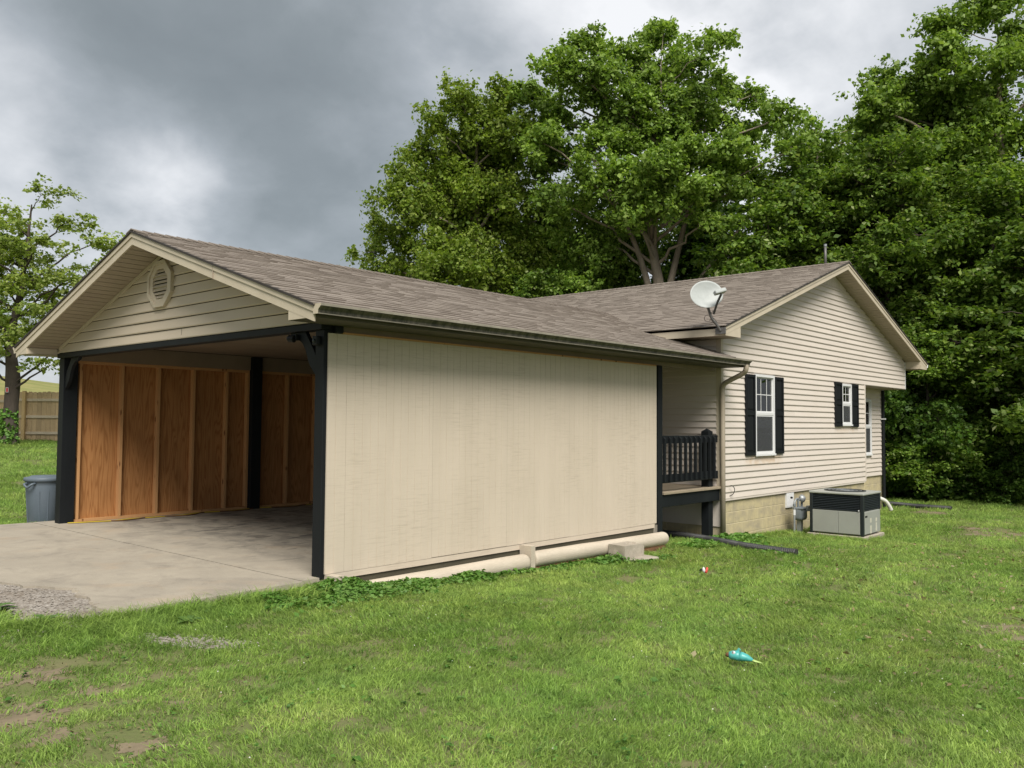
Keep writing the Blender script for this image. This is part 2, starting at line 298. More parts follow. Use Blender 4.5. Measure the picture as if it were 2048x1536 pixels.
    m['dish'] = M('dish_grey', (.40, .42, .41), (.33, .35, .34), 9, rough=.5, fine=.1)
    m['dish_arm'] = M('dish_dark', (.06, .062, .064), (.09, .09, .09), 8, rough=.5)
    m['mast'] = M('mast_steel', (.15, .145, .14), (.10, .095, .09), 9, rough=.5, metal=.3)
    m['yellow'] = M('yellow_cord', (.50, .37, .03), (.42, .30, .03), 9, rough=.5)
    m['teal'] = M('teal_plastic', (.045, .33, .31), (.10, .40, .38), 25, rough=.35, spec=.5)
    m['tealpale'] = M('pale_green_plastic', (.45, .58, .2), (.38, .5, .18), 25, rough=.4)
    m['red'] = M('red_plastic', (.62, .07, .05), (.52, .05, .04), 15, rough=.4)
    m['sign_red'] = M('sign_red', (.42, .03, .04), (.36, .03, .03), 5, rough=.4)
    m['earth'] = M('bare_earth', (.235, .185, .12), (.14, .115, .07), 5, rough=.95, bump=.6, bscale=40, fine=.3)
mats()

# ------------------------------------------------------------------ mesh helpers
WLOC = {}
def link(o, parent=None, loc=(0, 0, 0)):
    loc = Vector(loc); COL.objects.link(o); WLOC[o.name] = loc
    if parent is not None:
        o.parent = parent; o.location = loc - WLOC[parent.name]
    else: o.location = loc
    return o
def mk(name, vf, mat, parent=None, loc=(0, 0, 0), smooth=False):
    """link verts/faces (world coordinates relative to loc) as ONE mesh object"""
    if isinstance(vf, bpy.types.Mesh): me = vf
    else:
        v, f = vf; me = bpy.data.meshes.new(name); me.from_pydata([tuple(p) for p in v], [], f); me.update()
        if smooth: me.polygons.foreach_set('use_smooth', [True]*len(me.polygons))
        if mat: me.materials.append(MAT[mat] if isinstance(mat, str) else mat)
    return link(bpy.data.objects.new(name, me), parent, loc)
def tag(o, label=None, cat=None, group=None, kind=None):
    if label: o['label'] = label
    if cat: o['category'] = cat
    if group: o['group'] = group
    if kind: o['kind'] = kind
    return o
def thing(name, label, cat, loc=(0, 0, 0), group=None):
    o = bpy.data.objects.new(name, None); o.empty_display_size = .2; link(o, None, loc); return tag(o, label, cat, group)
BF = [(0, 3, 2, 1), (4, 5, 6, 7), (0, 1, 5, 4), (1, 2, 6, 5), (2, 3, 7, 6), (3, 0, 4, 7)]
def box(x0, x1, y0, y1, z0, z1):
    return [(x0, y0, z0), (x1, y0, z0), (x1, y1, z0), (x0, y1, z0), (x0, y0, z1), (x1, y0, z1), (x1, y1, z1), (x0, y1, z1)], list(BF)
def bevbox(x0, x1, y0, y1, z0, z1, b=.006, seg=1):
    bm = bmesh.new(); v, f = box(x0, x1, y0, y1, z0, z1); vs = [bm.verts.new(p) for p in v]
    for q in f: bm.faces.new([vs[i] for i in q])
    bmesh.ops.bevel(bm, geom=list(bm.edges), offset=b, segments=seg, affect='EDGES', profile=.5)
    bm.verts.index_update(); r = ([tuple(p.co) for p in bm.verts], [[q.index for q in g.verts] for g in bm.faces]); bm.free(); return r
def join(*parts):
    V, F = [], []
    for v, f in parts:
        o = len(V); V += list(v); F += [tuple(i+o for i in q) for q in f]
    return V, F
def prism(poly, axis, a, b):
    """extrude a polygon given in the other two coordinates along axis from a to b"""
    def p3(q, t):
        return (t, q[0], q[1]) if axis == 0 else (q[0], t, q[1]) if axis == 1 else (q[0], q[1], t)
    n = len(poly); v = [p3(q, a) for q in poly] + [p3(q, b) for q in poly]
    f = [tuple(range(n))[::-1], tuple(range(n, 2*n))] + [(i, (i+1) % n, n+(i+1) % n, n+i) for i in range(n)]
    return v, f
def tube(path, r, n=8, caps=True):
    path = [Vector(p) for p in path]; rs = [float(q) for q in r] if isinstance(r, (list, tuple)) else [r]*len(path)
    V, F = [], []; ref = None
    for i, p in enumerate(path):
        t = (path[min(i+1, len(path)-1)] - path[max(i-1, 0)]).normalized()
        if ref is None: ref = Vector((0, 0, 1)) if abs(t.z) < .9 else Vector((1, 0, 0))
        a = (ref - t*ref.dot(t)).normalized(); bb = t.cross(a); ref = a
        for k in range(n):
            an = 2*math.pi*k/n; V.append(tuple(p + rs[i]*(math.cos(an)*a + math.sin(an)*bb)))
    for i in range(len(path)-1):
        for k in range(n): F.append((i*n+k, i*n+(k+1) % n, (i+1)*n+(k+1) % n, (i+1)*n+k))
    if caps: F.append(tuple(range(n))[::-1]); F.append(tuple(range((len(path)-1)*n, len(path)*n)))
    return V, F
def lathe(prof, n=24, c=(0, 0, 0), caps=True):
    V, F = [], []
    for r, z in prof:
        for k in range(n):
            a = 2*math.pi*k/n; V.append((c[0]+r*math.cos(a), c[1]+r*math.sin(a), c[2]+z))
    for i in range(len(prof)-1):
        for k in range(n): F.append((i*n+k, i*n+(k+1) % n, (i+1)*n+(k+1) % n, (i+1)*n+k))
    if caps: F.append(tuple(range(n))[::-1]); F.append(tuple(range((len(prof)-1)*n, len(prof)*n)))
    return V, F
def smoothpath(pts, sub=6):
    P = [Vector(p) for p in pts]; out = []
    for i in range(len(P)-1):
        p0, p1, p2, p3 = P[max(i-1, 0)], P[i], P[i+1], P[min(i+2, len(P)-1)]
        for s in range(sub):
            t = s/sub; out.append(.5*((2*p1)+(p2-p0)*t+(2*p0-5*p1+4*p2-p3)*t*t+(3*p1-p0-3*p2+p3)*t**3))
    out.append(P[-1]); return out
def npmesh(name, verts, faces_flat, nper, mat, smooth=False):
    me = bpy.data.meshes.new(name); nv = len(verts); nf = len(faces_flat)//nper
    me.vertices.add(nv); me.vertices.foreach_set('co', np.asarray(verts, np.float32).ravel())
    me.loops.add(nf*nper); me.loops.foreach_set('vertex_index', np.asarray(faces_flat, np.int32))
    me.polygons.add(nf); me.polygons.foreach_set('loop_start', np.arange(0, nf*nper, nper, dtype=np.int32)); me.polygons.foreach_set('loop_total', np.full(nf, nper, np.int32))
    if smooth: me.polygons.foreach_set('use_smooth', [True]*nf)
    me.update(calc_edges=True); me.validate(); me.materials.append(MAT[mat]); return me

# ------------------------------------------------------------------ terrain
GX = [(-40, -.06), (-4, -.06), (-1.5, -.075), (0, -.11), (1.5, -.20), (3, -.285), (6, -.325), (8, -.405), (11, -.53), (15, -.61), (25, -.66), (80, -.9)]
gx_, gz_ = np.array([p[0] for p in GX]), np.array([p[1] for p in GX])
def ground(x, y):
    x = np.asarray(x, float); y = np.asarray(y, float)
    z = np.interp(x, gx_, gz_); fb = np.clip((y-7)/7, 0, 1)*np.clip((14-x)/4, 0, 1); z = z*(1-fb)-.06*fb
    t = np.clip(y-8.0, 0, 13.0); z = z + .064*t*np.clip(t/3, 0, 1)
    z = z + .135*np.clip(y-25, 0, 45)*np.clip(1-(x-8)/60, 0, 1)
    z = z + .012*np.sin(x*1.7+.6*y)*np.cos(y*1.3-.4*x)*np.clip(np.hypot(x-3, y+4)/6, .4, 1)*np.where(y < -.3, 1, .3)
    return z
def gz(x, y): return float(ground(x, y))
def build_ground():
    def ax(lo, a, b, hi, st):
        c = list(np.arange(a, b+1e-6, st)); s = st; p = b
        while p < hi: s *= 1.35; p += s; c.append(p)
        s = st; p = a
        while p > lo: s *= 1.35; p -= s; c.insert(0, p)
        return np.array(c)
    xs = ax(-300, -6, 26, 500, .22); ys = ax(-300, -7, 26, 500, .22)
    X, Y = np.meshgrid(xs, ys, indexing='ij'); Z = ground(X, Y)
    V = np.stack([X, Y, Z], -1).reshape(-1, 3); n, m = X.shape
    i, j = np.meshgrid(np.arange(n-1), np.arange(m-1), indexing='ij'); a = (i*m+j).ravel()
    F = np.stack([a, a+m, a+m+1, a+1], -1).ravel()
    me = npmesh('ground', V, F, 4, 'soil', True); o = link(bpy.data.objects.new('ground', me)); tag(o, 'grassy ground rising gently towards the fence', kind='structure')
build_ground()

def poly_sheet(pts, top, thick):
    bm = bmesh.new(); vs = [bm.verts.new((x, y, top)) for x, y in pts]; f = bm.faces.new(vs); f.normal_update()
    if f.normal.z < 0: f.normal_flip()
    r = bmesh.ops.extrude_face_region(bm, geom=[f])
    for q in r['geom']:
        if isinstance(q, bmesh.types.BMVert): q.co.z -= thick
    bmesh.ops.recalc_face_normals(bm, faces=bm.faces); bm.verts.index_update()
    out = ([tuple(v.co) for v in bm.verts], [[q.index for q in g.verts] for g in bm.faces]); bm.free(); return out
slab = mk('concrete_slab', box(-.195, 6.15, .012, 6.72, -.36, 0), 'concrete'); tag(slab, 'oil-stained concrete floor inside the carport', kind='structure')
edge = [(-.207, -.03), (-.207, 6.74)] + [(-.9, 6.78), (-2.0, 6.8), (-3.6, 6.8)]
random.seed(3)
brk = [(-2.75, 4.2), (-2.45, 3.2), (-2.36, 2.5), (-2.30, 1.95), (-2.22, 1.62), (-2.10, 1.40), (-1.96, 1.18), (-2.02, 1.0), (-2.08, .84), (-2.06, .66), (-2.14, .5), (-2.10, .36), (-2.16, .2), (-2.17, .05)]
fine = []
for (x0, y0), (x1, y1) in zip(brk, brk[1:]):
    for t in (0, .33, .66): fine.append((x0+.17+(x1-x0)*t+random.uniform(-.045, .045), y0+(y1-y0)*t+random.uniform(-.02, .02)))
edge += [(-3.6, 5.6)] + fine + [(-2.08, -.02), (-1.9, -.06), (-1.2, -.05), (-.6, -.04)]
apron = mk('driveway_apron', poly_sheet(edge, -.004, .10), 'concrete'); tag(apron, 'concrete driveway apron with a broken front edge', kind='structure')
gv = [(-1.7, 2.6), (-1.65, 1.6), (-1.6, .9), (-1.75, .2), (-2.05, -.12), (-2.28, -.2), (-2.42, .15), (-2.5, .6), (-2.42, .95), (-2.6, 1.3), (-2.75, 1.9), (-3.1, 3.4), (-3.9, 5.4), (-3.0, 5.2)]
def draped(pts, lift, mat, name, label, n=46):
    xs = [p[0] for p in pts]; ys = [p[1] for p in pts]
    from mathutils.geometry import intersect_point_line
    def inside(x, y):
        c = False
        for (x0, y0), (x1, y1) in zip(pts, pts[1:]+pts[:1]):
            if (y0 > y) != (y1 > y) and x < (x1-x0)*(y-y0)/(y1-y0)+x0: c = not c
        return c
    X = np.linspace(min(xs), max(xs), n); Y = np.linspace(min(ys), max(ys), n); V = []; idx = {}; F = []
    def vid(i, j):
        if (i, j) not in idx:
            jx = X[i]+random.uniform(-.3, .3)*(X[1]-X[0]); jy = Y[j]+random.uniform(-.3, .3)*(Y[1]-Y[0])
            idx[(i, j)] = len(V); V.append((jx, jy, gz(jx, jy)+(lift if lift < .02 else lift-(lift+.004)*min(1, max(0, (-2.12-jx)/.45)))))
        return idx[(i, j)]
    for i in range(n-1):
        for j in range(n-1):
            if inside((X[i]+X[i+1])/2, (Y[j]+Y[j+1])/2): F.append((vid(i, j), vid(i+1, j), vid(i+1, j+1), vid(i, j+1)))
    o = mk(name, (V, F), mat, smooth=True); return tag(o, label, kind='structure')
draped(gv, .046, 'gravel', 'gravel_drive', 'grey gravel at the broken end of the driveway apron')
draped([(-2.2, -.55), (-2.05, -.5), (-1.98, -.85), (-1.80, -1.15), (-1.62, -1.42), (-1.72, -1.52), (-1.95, -1.32), (-2.08, -1.0), (-2.2, -.75)], .003, 'gravel', 'gravel_strip', 'thin strip of pale gravel showing through the lawn', 26)

def earth_patch(cx, cy, r, seed, label):
    rn = random.Random(seed); draped([(cx+r*q_*math.cos(k_*.224), cy+r*q_*math.sin(k_*.224)) for k_ in range(28) for q_ in (rn.uniform(.35, 1.1),)], .002, 'earth', 'bare_earth', label, 34)
for i_, (cx, cy, r) in enumerate([(-2.98, -1.18, .24), (-3.29, -1.88, .28), (-3.28, -2.36, .2), (-2.87, -1.72, .13), (-3.03, -2.78, .17), (-2.6, -2.3, .14), (3.6, -5.2, .42), (13.7, -2.8, .7), (17.6, -.6, .6), (14.6, -2.2, .5)]):
    earth_patch(cx, cy, r, i_+40, 'patch of bare brown earth in the lawn')

# ------------------------------------------------------------------ roof shingles
def shingle_tabs(o0, X, Y, Z, length, slope, clip=None, seed=1, expo=.14):
    """returns list of (origin, width, thickness) for every tab on a roof plane"""
    rn = random.Random(seed); tabs = []; n = int(slope/expo)+1
    for c in range(n):
        s = c*expo; x = -rn.uniform(0, .3); dep = min(.168, slope-s)
        if dep < .03: continue
        while x < length:
            w = rn.uniform(.12, .34); a, b2 = max(x, 0), min(x+w, length); x += w
            if b2-a < .02: continue
            p = o0 + X*a + Y*s
            if clip:
                q = clip(p, o0 + X*b2 + Y*s)
                if q is False: continue
            tabs.append((p, b2-a, rn.choice((.008, .013, .016)), dep))
    return tabs
def tab_verts(p, w, t, dep, X, Y, Z):
    q = []
    for (a, b2, c) in ((0, 0, -.004), (w, 0, -.004), (w, dep, -.006), (0, dep, -.006), (0, 0, t), (w, 0, t), (w, dep, .002), (0, dep, .002)):
        q.append(tuple(p + X*a + Y*b2 + Z*c))
    return q
def lay_shingles(parent, o0, X, Y, Z, length, slope, clip=None, seed=1, singles=0, maxw=.325):
    tabs = shingle_tabs(o0, X, Y, Z, length, slope, clip, seed)
    if singles:
        tabs.sort(key=lambda t: (t[0]-CAM).length)
        full = [t for t in tabs if t[3] > .16][:singles]; fs = set(id(t) for t in full); rest = [t for t in tabs if id(t) not in fs]
        meshes = {}
        R = Matrix((X, Y, Z)).transposed().to_4x4()
        for p, w, t, dep in full:
            wq = round(w*40)/40 or .025
            if (wq, t) not in meshes:
                v = [tuple(q) for q in tab_verts(Vector((0, 0, 0)), 1, t, .168, Vector((1, 0, 0)), Vector((0, 1, 0)), Vector((0, 0, 1)))]
                me = bpy.data.meshes.new('shingle'); me.from_pydata(v, [], BF); me.materials.append(MAT['shingle']); meshes[(wq, t)] = me
            ob = mk('shingle', meshes[(wq, t)], None, parent, p); ob.rotation_euler = R.to_euler(); ob.scale = (w, 1, 1)
    else: rest = tabs
    if rest:
        o = mk('shingles', join(*[(tab_verts(*t, X, Y, Z), BF) for t in rest]), 'shingle', parent); tag(o, kind='stuff')

# ------------------------------------------------------------------ carport
W, ZR, SL, EV, FO = 6.426, 3.759, .3240, .439, .44        # width, ridge height, slope, eave and front overhang
YR = W/2; ZE = ZR - SL*(YR+EV); XH = 8.05
def roofz(y): return ZR - SL*abs(y-YR)
cp = thing('carport', 'beige open-front carport with black posts, plywood inner wall and brown shingle roof', 'carport', (0, 0, 0))
roof = mk('roof', prism([(-EV+.01, ZE-.03), (YR, ZR-.03), (W+EV-.01, ZE-.03), (W+EV-.01, ZE-.06), (YR, ZR-.06), (-EV+.01, ZE-.06)], 0, -FO+.02, XH-.01), 'shedge', cp)
th = math.atan(SL); c_, s_ = math.cos(th), math.sin(th); sl_len = (YR+EV)/c_
Xr = Vector((1, 0, 0)); Yn = Vector((0, c_, s_)); Zn = Vector((0, -s_, c_))
YV = YR - (ZR-3.108)/SL                                  # below this the roof butts the house wall
def clipn(p, q):
    lim = XH - .004 if p.y < YV - .25 else 7.5 + (p.y-YV)*SL/.335 + .35
    return False if q.x > lim else True
lay_shingles(roof, Vector((-FO-.02, -EV-.03, ZE-.022)), Xr, Yn, Zn, 9.95, sl_len+.01, clipn, 5, singles=299)
Xf = Vector((-1, 0, 0)); Yf = Vector((0, -c_, s_)); Zf = Vector((0, s_, c_))
lay_shingles(roof, Vector((8.0, W+EV+.03, ZE-.022)), Xf, Yf, Zf, 8.46, sl_len+.01, None, 6)
caps = []
for i in range(68):
    x = -FO-.02 + i*.143; lift = .014
    for sg in (-1, 1):
        a = [(x, YR, ZR+lift+.006), (x+.19, YR, ZR+lift-.006), (x+.19, YR+sg*.13, ZR-SL*.13+lift-.006), (x, YR+sg*.13, ZR-SL*.13+lift+.006)]
        caps.append((a + [(q[0], q[1], q[2]-.014) for q in a], BF))
tag(mk('ridge_caps', join(*caps), 'shingle', roof), kind='stuff')
# rake boards, eave boxes, soffits at the front gable
def rake(y0, y1, dz0, dz1, xa, xb, name, m):
    return mk(name, prism([(y0, roofz(y0)-dz0), (y1, roofz(y1)-dz0), (y1, roofz(y1)-dz1), (y0, roofz(y0)-dz1)], 0, xa, xb), m, cp)
for (ya, yb) in ((-EV, YR-.001), (YR+.001, W+EV)):
    rake(ya, yb, .030, .082, -FO-.012, -FO+.012, 'rake_trim', 'trim')
    rake(ya, yb, .084, .172, -FO, -FO+.02, 'rake_board', 'trim')
    rake(ya-(.02 if ya < 0 else 0), yb+(.02 if yb > W else 0), .006, .029, -FO-.026, -FO+.03, 'drip_edge', 'shedge')
rake(1.320, 1.328, .031, .171, -FO-.0135, -FO, 'rake_seam', 'soffit')
ZS = 2.442
for sg in (0, 1):
    f = (lambda y: y) if sg == 0 else (lambda y: W-y)
    pl = [(f(-EV+.004), ZS), (f(-.04), ZS), (f(-.04), roofz(f(-.04))-.174), (f(-EV+.004), ZE-.174+.05)]
    pl = [(a, max(b2, ZS)) for a, b2 in pl]
    mk('eave_box_end', prism(pl, 0, -FO+.002, -FO+.014), 'trim', cp)
    mk('eave_box_side', box(min(f(-.04), f(-.026)), max(f(-.04), f(-.026)), -FO+.015, -.002, 0, 0) and prism([(-FO+.0145, ZS), (-.002, ZS), (-.002, roofz(f(-.04))-.174), (-FO+.0145, roofz(f(-.04))-.174)], 1, min(f(-.04), f(-.026)), max(f(-.04), f(-.026))), 'trim', cp)
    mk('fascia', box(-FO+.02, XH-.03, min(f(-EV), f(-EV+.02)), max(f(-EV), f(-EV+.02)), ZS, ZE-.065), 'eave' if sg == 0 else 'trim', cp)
    # horizontal eave soffit in vinyl lengths
    n = 28; L0 = -FO+.015; L1 = XH-.03; st = (L1-L0)/n
    me = None
    for i in range(n):
        a, b2 = L0+i*st, L0+(i+1)*st-.006
        ya, yb = sorted((f(-EV+.021), f(-.022)))
        if me is None:
            vf = join(box(0, b2-a, 0, yb-ya, 0, .008))
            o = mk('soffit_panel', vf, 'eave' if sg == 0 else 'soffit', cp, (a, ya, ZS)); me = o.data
        else: mk('soffit_panel', me, None, cp, (a, ya, ZS))
# sloped soffit planks under the rake
st = .118
for sg in (-1, 1):
    k = 0; y = -.042
    while y + st*c_*.5 < YR:
        ya = y if sg < 0 else W-y
        z0 = roofz(ya)-.173; z1 = roofz(ya-sg*st*c_*.89)-.173
        yb = ya - sg*st*c_*.89
        if y + st*c_ > YR: yb = YR; z1 = ZR-.173
        mk('soffit_plank', prism([(ya, z0), (yb, z1), (yb, z1+.008), (ya, z0+.008)], 0, -FO+.021, -.004), 'soffit', cp)
        y += st*c_
# gable siding on the front
def siding(parent, Pf, u0, u1, z0, z1, step, mat, holes=(), rakef=None, proud=.022, gap=0):
    """lap boards; Pf(u, d, z) gives world point, rakef(z) gives (ulo, uhi) limits"""
    z = z0; cnt = 0; cnt_row = 0
    while z < z1-.004:
        zt = min(z+step, z1); segs = [(u0, u1)]
        for (a, b2, c, d) in holes:
            if zt > c+.01 and z < d-.01:
                ns = []
                for s0, s1 in segs:
                    if b2 <= s0 or a >= s1: ns.append((s0, s1)); continue
                    if a > s0: ns.append((s0, a))
                    if b2 < s1: ns.append((b2, s1))
                segs = ns
        ns = []; cut = u0 + (1.1, 2.9, 2.0)[cnt_row % 3]; cnt_row += 1
        for s0, s1 in segs:
            c2 = cut
            while c2 < s1-.4:
                if c2 > s0+.4: ns.append((s0, c2-.0008)); s0 = c2+.0008
                c2 += 3.66
            ns.append((s0, s1))
        for s0, s1 in ns:
            lb, hb = (s0, s1); lt, ht = (s0, s1)
            if rakef:
                r0 = rakef(z); r1 = rakef(zt); lb, hb = max(s0, r0[0]), min(s1, r0[1]); lt, ht = max(s0, r1[0]), min(s1, r1[1])
                if hb-lb < .05: continue
                if ht < lt: lt = ht = (lt+ht)/2
            mid = z+(zt-z)*.10
            V = []
            for (a, b2) in ((lb, lt), (hb, ht)):
                V += [Pf(a, 0, z+gap), Pf(a, proud-.004, z+gap), Pf(a, proud, mid+gap), Pf(b2, .002, zt), Pf(b2, 0, zt)]
            F = [(0, 1, 2, 3, 4), (9, 8, 7, 6, 5), (0, 5, 6, 1), (1, 6, 7, 2), (2, 7, 8, 3), (3, 8, 9, 4)]
            mk('siding_board', (V, F), mat, parent); cnt += 1
        z = zt
    return cnt
ycl = lambda z: (YR-(ZR-.185-z)/SL, YR+(ZR-.185-z)/SL)
PC = lambda u, d, z: (-.002-d, u, z)
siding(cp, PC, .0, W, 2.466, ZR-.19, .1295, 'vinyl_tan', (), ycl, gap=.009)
mk('gable_shade_backing', prism([(.0, 2.46), (W, 2.46), (W, roofz(W)-.07), (YR, ZR-.07), (0, roofz(0)-.07)], 0, .0, .03), 'shedge', cp)  # dark sheet seen through the board gaps, standing in for lap shadows
for sg in (-1, 1):
    ya, yb = (-.01, YR) if sg < 0 else (YR, W+.01)
    mk('gable_trim', prism([(ya, roofz(ya)-.175), (yb, roofz(yb)-.175), (yb, roofz(yb)-.225), (ya, roofz(ya)-.225)], 0, -.030, -.016), 'trim', cp)
mk('corner_trim', box(-.03, -.016, W-.03, W+.012, 2.466, roofz(W)-.18), 'trim', cp)
mk('siding_joint', box(-.019, -.0175, 2.78, 2.784, 2.47, 2.595), 'shedge', cp)
# octagonal louvred vent
vc = (3.30, 3.175); R0, R1, H0 = .292, .205, .285
def octo(rw, rh): return [(vc[0]+rw*x, vc[1]+rh*z) for x, z in ((.42, 1), (1, .42), (1, -.42), (.42, -1), (-.42, -1), (-1, -.42), (-1, .42), (-.42, 1))]
def ring(o_, i_, xa, xb):
    n = len(o_); V = [(xa, *p) for p in o_]+[(xa, *p) for p in i_]+[(xb, *p) for p in o_]+[(xb, *p) for p in i_]
    F = []
    for k in range(n):
        j = (k+1) % n; F += [(k, j, n+j, n+k), (2*n+k, 3*n+k, 3*n+j, 2*n+j), (k, 2*n+k, 2*n+j, j), (n+k, n+j, 3*n+j, 3*n+k)]
    return V, F
vent = mk('gable_vent', ring(octo(.30, .285), octo(.255, .243), -.062, -.012), 'trim', cp)
mk('vent_frame', ring(octo(.258, .246), octo(.185, .185), -.046, -.012), 'vinyl_tan', vent)
mk('vent_back', prism(octo(.2, .2), 0, -.0165, -.0160), 'dark', vent)
for i in range(8):
    z = vc[1]-.172+i*.046; t = (z+.02-vc[1])/.2; hw = .19*min(1, max(.25, 1.42-abs(t)))
    hw = min(hw, .185)
    mk('vent_slat', prism([(-.045, z), (-.040, z-.004), (-.018, z+.030), (-.020, z+.034)], 1, vc[0]-hw, vc[0]+hw) , 'vinyl_tan', vent)
# black frame
bx = lambda nm, a, m='black', p=cp, b=.004: mk(nm, bevbox(*a, b), m, p)
bx('header_beam', (-.035, .10, -.002, W, 2.398, 2.462))
bx('post', (0, .14, .002, .142, -.02, 2.397))
bx('post', (0, .20, W-.17, W-.002, -.02, 2.397))
bx('post', (3.05, 3.24, W-.235, W-.10, 0, 2.60))
bx('beam_end', (.105, .20, -.045, .06, 2.372, 2.438))
def brace(yp, sgn):
    # knee brace: straight upper edge, scooped lower edge
    pts = [(0, 1.945), (0, 2.10), (.045, 2.20), (.20, 2.396), (.455, 2.396), (.42, 2.355), (.33, 2.335), (.245, 2.285), (.185, 2.21), (.150, 2.12), (.115, 2.06), (.05, 1.99)]
    return prism([(yp+sgn*a, b2) for a, b2 in pts], 0, .02, .065)
mk('knee_brace', brace(.145, 1), 'black', cp); mk('knee_brace', brace(W-.175, -1), 'black', cp)
# ceiling, side headers
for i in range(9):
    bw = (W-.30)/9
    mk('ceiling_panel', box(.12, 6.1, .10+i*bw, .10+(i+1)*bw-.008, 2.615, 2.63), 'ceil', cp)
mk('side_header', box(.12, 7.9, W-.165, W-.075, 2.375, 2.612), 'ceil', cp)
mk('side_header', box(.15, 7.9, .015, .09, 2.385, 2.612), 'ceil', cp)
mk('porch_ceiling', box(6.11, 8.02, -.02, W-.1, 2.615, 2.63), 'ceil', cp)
mk('top_trim', box(.205, 6.0, -.022, .004, 2.366, 2.386), 'stud', cp)
# inner left wall: plywood, studs, plates
yP = W-.052
xs = [.15, 1.41, 2.62, 3.84, 5.06, 6.05]
for a, b2 in zip(xs, xs[1:]): mk('plywood_sheet', box(a+.002, b2-.002, yP, yP+.012, .04, 2.374), 'ply', cp)
for a in (.235, .852, 1.43, 2.02, 2.61, 3.01, 3.81, 4.40, 5.0, 5.6):
    mk('stud', box(a, a+.040, yP-.09, yP-.001, .041, 2.332), 'stud', cp)
mk('bottom_plate', box(.15, 6.05, yP-.09, yP-.0005, .002, .040), 'stud', cp)
mk('top_plate', box(.15, 6.05, yP-.09, yP-.0005, 2.333, 2.373), 'stud', cp)
mk('outer_wall', box(.15, 8.03, W-.03, W-.012, -.4, 2.38), 't111', cp)
# near wall: grooved plywood siding sheets
seams = [.040, .266, 1.443, 2.664, 3.884, 5.103, 6.012]
ZB, ZT = .030, 2.366
for i, (a, b2) in enumerate(zip(seams, seams[1:])):
    a += .0013 if i else 0; b2 -= .0013
    prof = [(a, -.018)]; gx = a + (.105 if i else .1); k = 0
    while gx < b2-.03:
        for o, d in ((-.0031, -.018), (-.002, -.0143), (.002, -.0143), (.0031, -.018)): prof.append((gx+o, d))
        k += 1; gx += .1016
    prof += [(b2, -.018), (b2, -.002), (a, -.002)]
    zz = ZB + (.0, .0, .006, .003, .0, .002)[i]
    mk('siding_sheet', prism(prof, 2, zz, ZT-.001), 't111', cp)
mk('sheet_backing', box(.145, 6.0, .0, .010, .0, 2.37), 'trim', cp)
mk('sill_board', box(.05, 5.96, -.016, .010, -.032, .027), 't111', cp)
mk('sill_shade_sheet', box(.06, 5.96, .002, .011, -.34, -.034), 'eave', cp)  # dark sheet standing in for the shadow between sill and log
mk('sill_stub', box(2.905, 2.985, -.20, -.02, -.32, .026), 'log', cp)
mk('sill_stub', box(.045, .14, -.19, -.02, -.22, .026), 'log', cp)
# gutter on the near eave
gy = -EV-.002
prof = [(gy, ZE-.012), (gy, ZE-.105), (gy-.066, ZE-.105), (gy-.070, ZE-.072), (gy-.098, ZE-.040), (gy-.110, ZE-.036), (gy-.110, ZE-.022), (gy-.104, ZE-.022), (gy-.104, ZE-.031), (gy-.094, ZE-.034), (gy-.064, ZE-.068), (gy-.060, ZE-.098), (gy-.006, ZE-.098), (gy-.006, ZE-.012)]
gut = mk('gutter', prism(prof, 0, -FO-.005, XH+.03), 'gutter', cp)
mk('gutter_lip', box(-FO-.006, XH+.031, gy-.1145, gy-.1105, ZE-.038, ZE-.016), 'gutter_lip', gut)
mk('gutter_lip', box(-FO-.006, XH+.031, gy-.0715, gy-.0665, ZE-.1075, ZE-.100), 'gutter_lip', gut)
capp = [(gy, ZE-.014), (gy, ZE-.108), (gy-.068, ZE-.108), (gy-.072, ZE-.072), (gy-.112, ZE-.038), (gy-.112, ZE-.018)]
mk('end_cap', prism(capp, 0, -FO-.009, -FO-.0055), 'trim', gut); mk('end_cap', prism(capp, 0, XH+.031, XH+.034), 'gutter', gut)
gl = mk('gutter', prism([(W-q[0], q[1]) for q in prof], 0, -FO-.005, XH+.0), 'trim', cp)
mk('end_cap', prism([(W-q[0], q[1]) for q in capp], 0, -FO-.009, -FO-.0055), 'trim', gl)
mk('downspout', tube(smoothpath([(7.98, gy-.05, ZE-.10), (7.98, gy-.05, ZE-.17), (8.0, gy+.02, ZE-.24), (8.01, -.12, 2.20), (8.015, -.055, 2.12), (8.018, -.05, 2.0)], 5) + [Vector((8.02, -.05, 1.0)), Vector((8.022, -.05, -.36))], .042, 10), 'downspout', cp, smooth=True)
# ------------------------------------------------------------------ porch between carport and house
po = thing('porch', 'small raised porch with black slatted railing between carport and house', 'porch', (7.0, 0, -.3))
P_ = dict(p=po)
bx('post', (6.08, 6.205, -.004, .12, -.36, 2.385), **P_)
bx('rim_beam', (6.206, 8.01, .004, .05, .245, .428), **P_)
for k, y in enumerate(np.arange(-.03, 2.6, .145)): mk('deck_board', bevbox(6.21, 8.02, y, y+.138, .436, .474, .003), 'deckwood', po)
bx('rail_post', (7.735, 7.875, .055, .195, .475, 1.385), **P_)
mk('post_cap', (lambda: ([(7.735, .055, 1.3855), (7.875, .055, 1.3855), (7.875, .195, 1.3855), (7.735, .195, 1.3855), (7.805, .125, 1.435)], [(0, 3, 2, 1), (0, 1, 4), (1, 2, 4), (2, 3, 4), (3, 0, 4)]))(), 'black', po)
bx('leg', (7.735, 7.875, .055, .195, -.45, .244), **P_)
bx('top_rail', (6.07, 7.965, .012, .052, 1.205, 1.325), **P_); bx('bottom_rail', (6.075, 7.975, .012, .052, .605, .735), **P_)
bm_ = None
